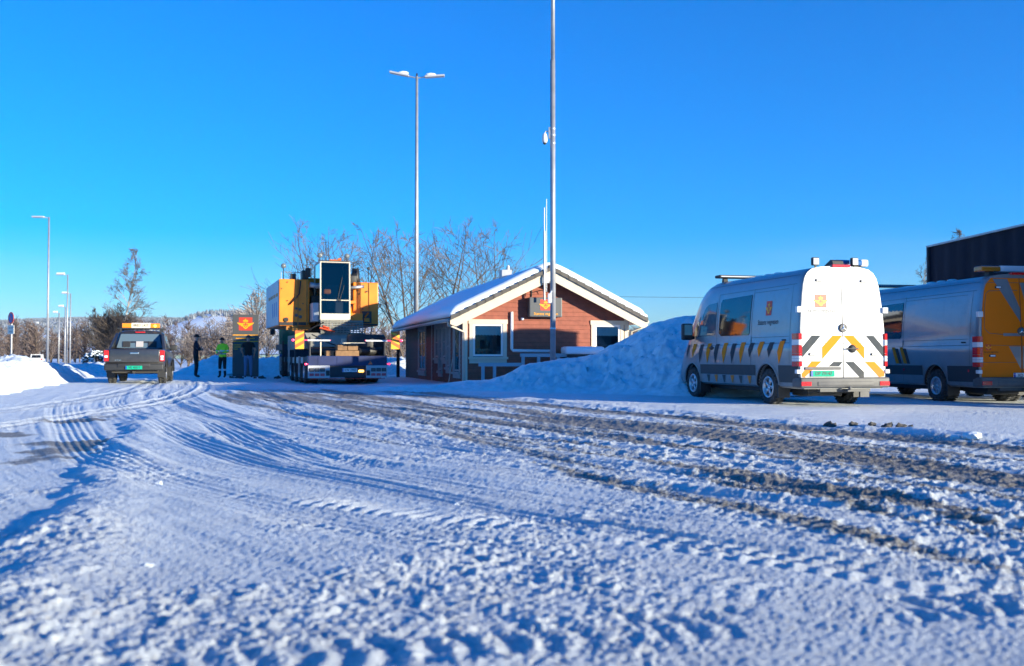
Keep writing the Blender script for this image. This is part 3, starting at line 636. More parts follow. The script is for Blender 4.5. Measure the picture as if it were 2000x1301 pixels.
def build_van(loc, rz, L, axles, chev, label, platetxt, plategreen):
    root = empty('service_van', loc, rz); tag(root, label, 'van', 'parked service vans')
    H, zb, ar = 2.80, .36, .47
    body = van_body(L, H, zb, axles, ar); body.parent = root
    fs, fr, top = raycaster(body); Ls = fs(-1, .004); Rs = fs(1, .004); Bk = fr(.004)
    # white rear doors
    def outline(ins, z0, z1, n=10):
        pts = []
        for z in np.linspace(z0, z1, n):
            w_ = np.interp(z, [.36, .62, 1.1, 1.27, 1.9, 2.2, 2.42, 2.56, 2.66, 2.735], [.93, .955, .965, .95, .915, .88, .845, .80, .73, .62]); pts.append((w_ - ins, z))
        return pts
    rp = outline(.015, .58, 2.70, 16); RD = WHITEP if chev else mat('deep_orange', (.78, .165, .001), .6, spec=.2)
    for sgn, nm in ((-1, 'rear_door'), (1, 'rear_door')):
        poly = [(sgn * .004, .58)] + [(sgn * x, z) for x, z in rp] + [(sgn * .004, 2.70)]
        d = patch(nm, [poly], RD, lambda u, v: fr(.006)(u, v), root, .16)
        # pressed panel line
        pl = [(.05, 1.46), (.75, 1.52), (.86, 1.62), (.83, 2.1), (.79, 2.36), (.72, 2.42), (.05, 2.44)]
        patch('panel_line', [strip((sgn * pl[i][0], pl[i][1]), (sgn * pl[i + 1][0], pl[i + 1][1]), .011) for i in range(len(pl) - 1)] + [strip((sgn * .02, 2.60), (sgn * .74, 2.60), .009), strip((sgn * .02, .90), (sgn * .95, .90), .008), strip((sgn * .02, 1.255), (sgn * .95, 1.27), .008)], GREYPL, lambda u, v: fr(.0085)(u, v), d, .2)
        if not chev:
            patch('stripe', [[(sgn * .0 + .004 if sgn > 0 else -.28, 2.68), (-.62 if sgn < 0 else .7, 2.68), (-.004 if sgn < 0 else .86, 1.75 if sgn < 0 else 1.9), (-.004 if sgn < 0 else .6, 2.05 if sgn < 0 else 1.6)]] if sgn < 0 else [[(.01, 2.6), (.7, 2.6), (.8, 1.5), (.3, 1.5)]], SILVER, lambda u, v: fr(.009)(u, v), d)
            patch('stripe', [[(sgn * .02, 1.46), (sgn * .42, 1.46), (sgn * .42, 1.52), (sgn * .02, 1.52)], [(sgn * .02, .75), (sgn * .30, 1.24), (sgn * .02, 1.24)]], SILVER, lambda u, v: fr(.009)(u, v), d)
        mi = MB(); mi.box(sgn * .955 - .06, sgn * .955 + .06, -.02, .06, 1.86, 1.98, bev=.012); mi.build('hinge', CLEARL, d); mi = MB(); mi.box(sgn * .985 - .05, sgn * .985 + .05, -.03, .06, .66, .74, bev=.01); mi.build('hinge', CLEARL, d)
        for cz, cx in ((2.50, .50), (1.04, .69)):
            y_ = Bk(sgn * cx, cz).y; mi = MB(); mi.box(sgn * cx - .075, sgn * cx + .075, y_ - .025, y_ + .01, cz - .026, cz + .026, 0, bev=.012); mi.box(sgn * cx - .055, sgn * cx + .055, y_ - .030, y_ - .02, cz - .016, cz + .016, 1); mi.build('warning_lamp', [BLACKPL, CLEARL], d)
        if chev:
            ch = {-1: [([(-.93, 1.15), (-.69, 1.41), (-.49, 1.41), (-.93, .95)], DGREY), ([(-.47, 1.18), (-.23, 1.41), (-.012, 1.41), (-.47, .94)], YEL), ([(-.92, .66), (-.70, .90), (-.48, .90), (-.86, .585), (-.92, .60)], YEL), ([(-.33, .80), (-.22, .89), (-.012, .89), (-.10, .80)], DGREY)],
                  1: [([(.93, 1.15), (.69, 1.41), (.51, 1.41), (.93, .95)][::-1], DGREY), ([(.47, 1.18), (.23, 1.41), (.012, 1.41), (.47, .94)][::-1], YEL), ([(.04, .89), (.23, .89), (.46, .69), (.46, .585), (.36, .585)], DGREY), ([(.48, .89), (.70, .89), (.92, .69), (.92, .60), (.80, .585)], YEL)]}[sgn]
            for poly, m_ in ch: patch('chevron', [poly], m_, lambda u, v: fr(.0095)(u, v), d)
    sm = MB(); sm.box(-.006, .006, -.012, .002, .58, 1.3); sm.add([(-.006, -.012, 1.3), (.006, -.012, 1.3), (.006, .055, 2.7), (-.006, .055, 2.7)], [(0, 1, 2, 3)]); sm.build('door_seam', BLACKPL, root)
    y_ = Bk(.18, 1.15).y; hd = MB(); hd.box(.05, .32, y_ - .05, y_ - .025, 1.135, 1.165, bev=.01); hd.lathe([(y_ - .03, .075), (y_, .085)], 20, 'y', (.2, 0, 1.15)); hd.build('door_handle', BLACKPL, root, True)
    y_ = Bk(0, 1.56).y; st_ = MB(); st_.lathe([(y_ - .03, .062), (y_ - .035, .082), (y_, .09)], 28, 'y', (0, 0, 1.56), 0)
    for k in range(3):
        th = R(90 + 120 * k); st_.add([Vector((math.cos(th) * .078, y_ - .038, 1.56 + math.sin(th) * .078)), Vector((math.cos(th + 1.05) * .016, y_ - .038, 1.56 + math.sin(th + 1.05) * .016)), Vector((0, y_ - .05, 1.56)), Vector((math.cos(th - 1.05) * .016, y_ - .038, 1.56 + math.sin(th - 1.05) * .016))], [(0, 1, 2), (0, 2, 3)], 1)
    st_.build('badge', [GREYPL, CHROME], root, True)
    # tail lamps wrap the corner
    for sgn in (-1, 1):
        tl = MB(); zz = [.80, .90, .955, 1.01, 1.06, 1.22, 1.33, 1.455]; mi = [0, 1, 0, 1, 0, 1, 0]; mi = [0, 1, 1, 0, 0, 1, 0]
        for i in range(7):
            a, b_ = zz[i] + .004, zz[i + 1] - .004
            prof = [(sgn * .925, -.035), (sgn * .985, -.02), (sgn * 1.012, .03), (sgn * 1.012, .20), (sgn * .9, .20), (sgn * .9, .0)]
            n = len(prof); v = [(x, y, a) for x, y in prof] + [(x, y, b_) for x, y in prof]
            tl.add(v, [tuple(range(n)), tuple(range(2 * n - 1, n - 1, -1))] + [(j, j + n, (j + 1) % n + n, (j + 1) % n) for j in range(n)], mi[i])
        tl.build('tail_lamp', [REDL, CLEARL], root)
    # bumper, step, hitch
    b = MB(); b.box(-.99, .99, -.09, .25, .38, .585, bev=.035); b.box(-.62, .62, -.10, -.06, .42, .50, bev=.01); bp_ = b.build('rear_bumper', GREYPL, root, True)
    for sgn in (-1, 1):
        r_ = MB(); r_.box(sgn * .87 - .11, sgn * .87 + .11, -.103, -.08, .42, .505, bev=.008); r_.build('reflector', REDL, bp_)
    b = MB(); b.box(-.5, .62, .02, .12, .30, .385); b.box(.02, .10, -.12, .1, .30, .36, bev=.01); b.lathe([(.34, .02), (.36, .03), (.39, .03), (.41, .02)], 12, 'z', (.06, -.13, 0)); b.box(.40, .60, .03, .08, .19, .32); b.build('tow_bar', GREYPL, root)
    b = MB(); b.box(-.6, .6, .3, L - .6, .26, .40); b.tube([(-.35, .3, .30), (-.35, 1.0, .27)], .05, 10); b.box(-.5, .3, .5, 1.1, .2, .3, bev=.03); b.build('underbody', BLACKPL, root)
    plate(root, platetxt, -.47 if chev else .05, .66 if chev else .62, Bk(-.4, .66).y - .012, .52, .115, PLATEG if plategreen else PLATEW)
    if chev:
        b = MB(); b.box(-.86, -.06, -.03, .01, .735, .79, bev=.012); b.build('plate_lamp_strip', GREYPL, root)
    # brake light, roof gear
    zt = top(0, .15); b = MB(); b.box(-.2, .2, .03, .12, zt - .03, zt + .022, bev=.012); b.build('brake_light', REDL, root)
    def work_lamp(x, y):
        z = top(x, y); b = MB(); b.box(x - .015, x + .015, y - .015, y + .015, z - .02, z + .05); b.box(x - .075, x + .075, y - .03, y + .05, z + .04, z + .20, bev=.02); b.box(x - .058, x + .058, y - .036, y - .028, z + .058, z + .182, 1); b.build('work_lamp', [BLACKPL, CLEARL], root)
    if chev:
        work_lamp(-.50, .16); work_lamp(.38, .16)
        z = top(.0, .2); b = MB(); b.prismx([(.1, z), (.13, z + .10), (.2, z + .13), (.42, z + .03), (.45, z)], -.14, .10); b.build('camera_housing', BLACKPL, root)
        bl = MB(); bl.box(.05, .66, .3, .52, 2.84, 2.95, 0, bev=.03); bl.box(.62, .80, .3, .52, 2.82, 2.97, 1, bev=.04); bl.box(.1, .2, .35, .47, 2.76, 2.85, 2); bl.box(.5, .6, .35, .47, 2.74, 2.85, 2); bl.build('beacon_bar', [mat('blue_lens', (.01, .10, .30), .15, coat=.4), CLEARL, BLACKPL], root)
    else:
        bl = MB(); bl.box(-.72, -.25, .3, .56, 2.86, 2.98, 0, bev=.03); bl.box(-.25, .72, .3, .56, 2.86, 2.99, 1, bev=.02); bl.box(-.5, -.4, .35, .5, 2.76, 2.88, 2); bl.box(.4, .5, .35, .5, 2.74, 2.88, 2)
        bb = bl.build('beacon_bar', [mat('amber_lens', (.5, .16, .01), .15, coat=.4), CLEARL, BLACKPL], root)
    fy = L - 1.75; bl = MB(); bl.box(-.68, .68, fy - .13, fy + .13, 2.86, 2.93, 0, bev=.025); bl.box(-.64, .64, fy - .14, fy + .14, 2.885, 2.905, 1); bl.prismx([(fy - .05, 2.76), (fy - .02, 2.87), (fy + .05, 2.87), (fy + .08, 2.75)], -.52, -.42, 0); bl.prismx([(fy - .05, 2.76), (fy - .02, 2.87), (fy + .05, 2.87), (fy + .08, 2.75)], .42, .52, 0)
    bl.build('light_bar', [BLACKPL, CLEARL], root)
    for k in range(3):
        d = MB(); d.lathe([(2.78, .13), (2.83, .12), (2.85, .07), (2.855, .0)], 16, 'z', (-.1, 2.3 + k * .42, 0)); d.build('roof_vent', WHITEP, root, True)
    # side panels
    for sgn, S in ((-1, Ls), (1, Rs)):
        def SS(off): return fs(sgn, off)
        band = [[(axles[0] + ar + .02, .60), (axles[1] - ar - .02, .60), (axles[1] - ar - .02, .82), (axles[0] + ar + .02, .82)], [(.03, .48), (axles[0] - ar - .02, .48), (axles[0] - ar - .02, .82), (.03, .82)]]
        patch('rubbing_strip', band, mat('dark_moulding', (.03, .033, .036), .5), lambda u, v: SS(.012)(u, v), root, .2)
        win = [(2.0, 1.50), (2.06, 1.46), (3.36, 1.47), (3.47, 1.54), (3.47, 2.22), (3.40, 2.30), (2.0, 2.33)]
        if chev or sgn < 0:
            dy = 0 if chev else L - 5.91
            patch('side_window', [[(y + dy, z) for y, z in win]], VGLASS, lambda u, v: SS(.010)(u, v), root, .12)
        d0 = L - 5.91
        patch('door_window', [[(3.66 + d0, 1.50), (4.62 + d0, 1.47), (4.42 + d0, 1.95), (4.25 + d0, 2.16), (4.1 + d0, 2.22), (3.66 + d0, 2.25)]], mat('pale_glass', (.10, .13, .15), .05, spec=.8), lambda u, v: SS(.008)(u, v), root, .12)
        patch('quarter_window', [[(4.70 + d0, 1.47), (5.05 + d0, 1.45), (4.68 + d0, 1.82), (4.50 + d0, 1.98)]], VGLASS, lambda u, v: SS(.008)(u, v), root, .1)
        lines = [strip((3.58 + d0, .45), (3.58 + d0, 2.42), .012), strip((1.92 + d0, .45), (1.92 + d0, 2.45), .010), strip((4.98 + d0, .85), (4.98 + d0, 1.42), .010), strip((3.58 + d0, 2.42), (.2, 2.44), .008), strip((.32, .85), (.32, 2.44), .008), strip((.34, 1.27), (L - .9, 1.255), .010), strip((1.9 + d0, 1.40), (.36, 1.40), .008), strip((1.9 + d0, 2.36), (.5, 2.36), .007), strip((.2, 2.62), (L - 1.6, 2.62), .008)]
        patch('panel_line', lines, GREYPL, lambda u, v: SS(.005)(u, v), root, .25)
        b = MB(); p_ = SS(0)(.55, 1.33); b.box(p_.x - .02, p_.x + .02, .48, .62, 1.315, 1.345, bev=.01); b.build('side_handle', BLACKPL, root); b = MB(); p_ = SS(0)(3.75 + d0, 1.2); b.box(p_.x - .025, p_.x + .025, 3.70 + d0, 3.92 + d0, 1.185, 1.22, bev=.01); b.box(p_.x - .02, p_.x + .02, 3.76 + d0, 3.86 + d0, 1.15, 1.25, bev=.02); b.build('side_handle', BLACKPL, root)
        # mirror
        b = MB(); my = L - 1.12; b.box(sgn * 1.05 - .06, sgn * 1.05 + .06, my - .04, my + .04, 1.42, 1.50); b.box(sgn * 1.17 - .13, sgn * 1.17 + .13, my - .07, my + .09, 1.40, 1.80, bev=.045); mm = b.build('mirror', BLACKPL, root, True); b = MB(); b.box(sgn * 1.17 - .1, sgn * 1.17 + .1, my - .075, my - .068, 1.52, 1.77); b.build('mirror_glass', CHROME, mm)
        if chev:
            k = 0; y0 = .50
            while y0 < L - .75:
                hgt = .84
                if not (axles[0] - .5 < y0 + .1 < axles[0] + .42) or True:
                    lo = .84 if abs(y0 - .05 - axles[0]) > .52 and abs(y0 - axles[1]) > .5 else .98
                    patch('side_flag', [para(y0, .19, 1.31 if k % 2 == 0 else 1.29, lo, .20, .03)], YEL if k % 2 == 0 else DGREY, lambda u, v: SS(.006)(u, v), root, .1)
                y0 += .415; k += 1
            y0 = axles[0] + ar + .22; k = 1
            while y0 < axles[1] - ar - .2:
                patch('sill_flag', [[(y0, .585), (y0 + .17, .585), (y0 + .10, .385), (y0 + .07, .385)]], YEL if k % 2 else DGREY, lambda u, v: SS(.006)(u, v), root, .1); y0 += .40; k += 1
            sg = -sgn
            emblem(.15, lambda u, v, e=0.0: SS(.006 + e)(1.22 + sg * u * .75 * -1 * -1, 2.0 + v * 1.0), root)
            text_mesh('lettering', 'Statens vegvesen', .155, INK, lambda u, v: SS(.006)(1.22 + sgn * u, 1.71 + v), root, bold=.006, sx=.82)
        else:
            for y0 in (L - 4.0, L - 3.65): patch('side_flag', [[(y0, 1.25), (y0 + .14, 1.25), (y0 - .05, .86), (y0 - .2, .86)]], YEL, lambda u, v: SS(.006)(u, v), root, .1); patch('side_flag', [[(y0 - .14, 1.22), (y0, 1.22), (y0 - .2, .86), (y0 - .32, .86)]], DGREY, lambda u, v: SS(.006)(u, v), root, .1)
            for y0 in (.35, 2.9): b = MB(); p_ = SS(0)(y0, .72); b.lathe([(p_.x - .02, .03), (p_.x + .02, .03)], 12, 'x', (0, y0, .72)); b.build('side_marker', REDL, root)
        for a in axles:
            dual = (not chev) and a == axles[0]
            wheel(root, sgn * (.86 if not dual else .78), a, .365, .235 if not dual else .42, sgn, .225 if chev else .21, 5 if chev else 8)
            b = MB(); b.box(sgn * .86 - .13, sgn * .86 + .13, a - .47, a - .43, .16, .48); b.build('mud_flap', BLACKPL, root)
        # arch lip
        for a in axles:
            lp = MB(); v = []; n = 25
            for t in np.linspace(.10, math.pi - .10, n):
                x_ = SS(.012)(a + math.cos(t) * (ar + .03), .37 + math.sin(t) * (ar + .03)).x
                v += [(x_, a + math.cos(t) * (ar + .04), .37 + math.sin(t) * (ar + .04)), (x_ + sgn * .012, a + math.cos(t) * (ar + .005), .37 + math.sin(t) * (ar + .005)), (x_ - sgn * .12, a + math.cos(t) * (ar - .004), .37 + math.sin(t) * (ar - .004))]
            lp.add(v, [(3 * i + k, 3 * i + 3 + k, 3 * i + 4 + k, 3 * i + 1 + k) for i in range(n - 1) for k in range(2)])
            lp.build('arch_lip', SILVER, root, True)
    # windscreen & front (seen from other sides)
    def FR(u, v):
        h = BV.ray_cast(Vector((u, L + 2, v)), Vector((0, -1, 0))); return Vector((u, h[0].y + .006, v)) if h[0] else Vector((u, L, v))
    BV = BVHTree.FromPolygons([v.co.copy() for v in body.data.vertices], [list(p.vertices) for p in body.data.polygons])
    patch('windscreen', [[(-.78, 1.5), (.78, 1.5), (.66, 2.25), (-.66, 2.25)]], VGLASS, FR, root, .15)
    for sgn in (-1, 1): patch('headlight', [[(sgn * .55, .85), (sgn * .78, .85), (sgn * .80, 1.10), (sgn * .6, 1.02)]], CLEARL, FR, root, .1)
    patch('grille', [[(-.48, .62), (.48, .62), (.48, .98), (-.48, .98)]], BLACKPL, FR, root, .15)
    if chev:
        emblem(.13, lambda u, v, e=0.0: fr(.010 + e)(-.47 + u, 2.09 + v), root)
        text_mesh('lettering', 'Statens vegvesen', .105, INK, lambda u, v: fr(.010)(-.45 + u, 1.90 + v), root, bold=.004, sx=1.0)
    else:
        emblem(.06, lambda u, v, e=0.0: fr(.012 + e)(-.78 + u, 1.22 + v), root)
        text_mesh('lettering', 'Statens vegvesen', .05, INK, lambda u, v: fr(.012)(-.72 + u, 1.12 + v), root)
    return root
V1 = (6.55, 19.7); V2 = (10.85, 21.2)
build_van((V1[0], V1[1], gz(*V1) - .01), R(14.3), 5.91, (1.24, 4.905), True, 'silver van with white chevron rear doors and yellow and grey side flags', 'DP 79147', True)
build_van((V2[0], V2[1], gz(*V2) - .01), R(9), 6.95, (1.62, 5.945), False, 'longer shaded silver van with orange rear door and twin rear wheels', 'XD 85496', False)

# ------------------------------------------------------------------ dark trailer on the far side of the vans
def tarp_trailer():
    r = empty('tarpaulin_trailer', (11.78, 28.06, gz(13, 30)), R(4.3)); tag(r, 'dark navy tarpaulin-sided trailer standing behind the shaded van', 'trailer')
    # local: +y points back towards the camera is negative; length 15 m towards -y, width 2.5 m to +x
    TARP = mat('navy_tarp', (.009, .012, .026), .75, spec=.2, bump=.35, bscale=3, var=.3, scale=2); L_ = 10.4; T = 4.14
    b = MB(); n = 60
    v = []; 
    for i in range(n + 1):
        y = -L_ * i / n; x = .018 * math.sin(i * 1.7) + .012 * math.sin(i * .63)
        v += [(x, y, 1.15), (x * 1.3, y, 2.6), (x, y, T)]
    b.add(v, [(i * 3 + k, i * 3 + 3 + k, i * 3 + 4 + k, i * 3 + 1 + k) for i in range(n) for k in range(2)])
    b.box(.05, 2.5, -L_, 0, 1.15, T - .02); b.build('tarpaulin', TARP, r, True)
    b = MB(); b.prism([(-.06, T - .02), (2.56, T - .02), (2.56, T + .03), (1.25, T + .09), (-.06, T + .03)], -L_ - .05, .06); b.build('roof_sheet', GALV, r)
    b = MB(); b.box(-.05, .03, -.03, .05, 1.1, T); b.box(2.45, 2.53, -.03, .05, 1.1, T); b.build('corner_post', mat('weathered_tarp', (.06, .07, .09), .8, var=.5, scale=3), r)
    b = MB(); b.box(0, 2.5, -L_, 0, .95, 1.15); b.build('chassis', GREYPL, r)
    for y in (-1.8, -3.1, -4.4, -9.4):
        for x in (.3, 2.2): wheel(r, x, y, .5, .34, -1 if x < 1 else 1, .29, 8)
tarp_trailer()

# ------------------------------------------------------------------ pickup
def pickup():
    x, y = -12.42, 32.75; r = empty('pickup_truck', (x, y, gz(x, y)), R(15)); tag(r, 'dark grey pickup truck with amber BRED LAST roof sign', 'pickup truck')
    P = mat('graphite_paint', (.045, .048, .055), .3, .4, coat=.5); road_dirt(P, .40, 1.0, amt=.3)
    def shell(rows, name, m, closed=True):      # rows: list of (y, z-profile) as lists of (x,z) half rings
        mb = MB(); n = len(rows[0][1]); vs_ = []
        for yy, pr in rows: vs_ += [(-a, yy, z) for a, z in pr] + [(a, yy, z) for a, z in pr[::-1]]
        k = 2 * n; fs = [(i * k + j, i * k + (j + 1) % k, (i + 1) * k + (j + 1) % k, (i + 1) * k + j) for i in range(len(rows) - 1) for j in range(k)]
        fs += [tuple(range(k)), tuple((len(rows) - 1) * k + j for j in range(k))[::-1]]
        mb.add(vs_, fs); return mb.build(name, m, r, True)
    low = lambda s, t: [(.70 * s, .52), (.90 * s, .55), (.925 * s, .80), (.925 * s, .98), (.905 * s, t - .06), (.88 * s, t), (.4 * s, t + .005)]
    shell([(.06, low(.97, 1.13)), (.12, low(1, 1.14)), (1.55, low(1, 1.15)), (1.6, low(1, 1.12)), (3.6, low(1, 1.10)), (4.3, low(.98, 1.05)), (4.9, low(.95, .98)), (5.15, low(.85, .85)), (5.22, low(.75, .75))], 'body', P)
    cabp = lambda wb, wt, t, b0=1.08: [(wb, b0), (wb * .995, b0 + .12), (wt + .03, t - .14), (wt, t - .05), (wt * .85, t), (wt * .4, t + .015)]
    shell([(1.62, cabp(.88, .70, 1.12)), (1.72, cabp(.89, .72, 1.40)), (1.92, cabp(.89, .70, 1.74)), (2.1, cabp(.89, .70, 1.79)), (2.9, cabp(.89, .70, 1.79)), (3.15, cabp(.89, .70, 1.73)), (3.6, cabp(.88, .74, 1.38)), (3.85, cabp(.86, .74, 1.12))], 'cab', P)
    # sports bar wings down to the bed sides
    for sgn in (-1, 1):
        b = MB(); b.add([(sgn * .90, .75, 1.14), (sgn * .82, .75, 1.14), (sgn * .70, 1.8, 1.72), (sgn * .78, 1.8, 1.70), (sgn * .90, 1.75, 1.14), (sgn * .82, 1.75, 1.14)], [(0, 1, 2, 3), (0, 3, 4), (1, 5, 2), (0, 4, 5, 1), (3, 2, 5, 4)]); b.build('bed_wing', P, r)
    GW = mat('car_glass_blue', (.10, .15, .19), .05, spec=.8)
    b = MB(); v = [(-.74, 1.665, 1.20), (.74, 1.665, 1.20), (.62, 1.86, 1.68), (-.62, 1.86, 1.68)]; b.add([(x_, y_ - .03, z_) for x_, y_, z_ in v], [(0, 1, 2, 3)]); rw = b.build('rear_window', GW, r)
    for x0, x1, m_ in ((-.55, -.30, BLACKPL), (.28, .55, BLACKPL), (-.12, .12, mat('pale_seat', (.4, .38, .38), .7))):
        b = MB(); b.box(x0, x1, 1.655, 1.675, 1.22, 1.43, bev=.008, rot=Matrix.Rotation(R(-20), 3, 'X')); b.build('headrest', m_, rw)
    for sgn in (-1, 1):
        b = MB(); b.add([(sgn * .905, 1.95, 1.20), (sgn * .895, 3.45, 1.18), (sgn * .775, 3.1, 1.64), (sgn * .735, 2.1, 1.70)], [(0, 1, 2, 3)]); b.build('side_window', GW, r)
        tl = MB(); tl.box(sgn * .865 - .075, sgn * .865 + .075, .0, .14, .74, 1.10, 0, bev=.015); tl.box(sgn * .865 - .05, sgn * .865 + .05, -.012, .02, .86, .93, 1); tl.box(sgn * .865 - .045, sgn * .865 + .045, -.012, .02, .78, .84, 1 if sgn > 0 else 0); tl.build('tail_lamp', [REDL, CLEARL], r)
        b = MB(); b.box(sgn * 1.02 - .12, sgn * 1.02 + .12, 3.18, 3.28, 1.12, 1.32, bev=.03); b.box(sgn * .93 - .06, sgn * .93 + .06, 3.2, 3.26, 1.12, 1.16); b.build('mirror', BLACKPL, r, True)
        for a in (1.15, 4.20):
            wheel(r, sgn * .80, a, .37, .25, sgn, .23, 6)
            b = MB()
            for t0, t1 in zip(np.linspace(.0, math.pi, 13)[:-1], np.linspace(0, math.pi, 13)[1:]):
                p = lambda t, q: (a + math.cos(t) * q, .37 + math.sin(t) * q)
                (a0, b0), (a1, b1), (c0, d0), (c1, d1) = p(t0, .42), p(t1, .42), p(t0, .49), p(t1, .49)
                b.add([(sgn * .96, a0, b0), (sgn * .96, a1, b1), (sgn * .93, c1, d1), (sgn * .93, c0, d0), (sgn * .60, a0, b0), (sgn * .60, a1, b1)], [(0, 1, 2, 3), (0, 4, 5, 1)])
            b.build('wheel_arch', BLACKPL, r)
            b = MB(); b.box(sgn * .8 - .13, sgn * .8 + .13, a - .46, a - .43, .2, .55); b.build('mud_flap', BLACKPL, r)
    b = MB(); b.box(-.78, .78, .0, .07, .70, 1.12, bev=.02); tg = b.build('tailgate', P, r, True)
    b = MB(); b.box(-.14, .14, -.02, .01, .98, 1.035, bev=.012); b.build('handle', CHROME, tg)
    text_mesh('lettering', 'D-MAX', .06, CHROME, lambda u, v: Vector((-.50 + u, -.004, .775 + v)), tg)
    b = MB(); b.box(-.92, .92, -.10, .12, .44, .66, bev=.04); b.box(-.5, .5, -.13, -.06, .55, .665, bev=.015); bm_ = b.build('rear_bumper', BLACKPL, r, True)
    plate(r, 'VK 45011', 0, .535, -.132, .52, .115, PLATEG)
    b = MB(); b.box(-.7, .7, .1, 4.8, .36, .56); b.tube([(-.9, 1.15, .37), (.9, 1.15, .37)], .06, 8); b.lathe([(.33, .02), (.37, .035), (.4, .02)], 12, 'z', (0, -.16, 0)); b.box(-.04, .04, -.18, .1, .36, .42); b.build('underbody', mat('dirty_steel', (.05, .045, .04), .8), r)
    b = MB(); b.box(-.16, .16, 1.83, 1.88, 1.725, 1.76); b.build('brake_light', REDL, r)
    b = MB(); b.box(-.78, .78, 2.02, 2.10, 1.86, 1.89); b.box(-.78, .78, 2.72, 2.80, 1.86, 1.89)
    for xx in (-.66, .66):
        for yy in (2.06, 2.76): b.box(xx - .03, xx + .03, yy - .03, yy + .03, 1.74, 1.87)
    b.build('roof_rack', BLACKPL, r)
    b = MB(); b.box(-.62, -.31, 2.05, 2.30, 1.90, 2.06, 0, bev=.02); b.box(.31, .62, 2.05, 2.30, 1.90, 2.06, 0, bev=.02); b.box(-.31, .31, 2.06, 2.29, 1.90, 2.07, 1)
    s = b.build('roof_sign', [mat('amber_lit', (.75, .25, .01), .2, coat=.3), mat('sign_cream', (.8, .72, .55), .5)], r)
    text_mesh('lettering', 'BRED LAST', .125, INK, lambda u, v: Vector((u, 2.056, 1.985 + v)), s, bold=.015, sx=.82)
    b = MB(); b.lathe([(0, .0), (.001, .05), (-.012, .04), (-.014, .0)], 16, 'y', (.47, 2.045, 1.97)); b.build('beacon_lamp', mat('amber_glow', (.9, .45, .05), .3, emit=((1, .5, .06), 2.5)), s)
pickup()

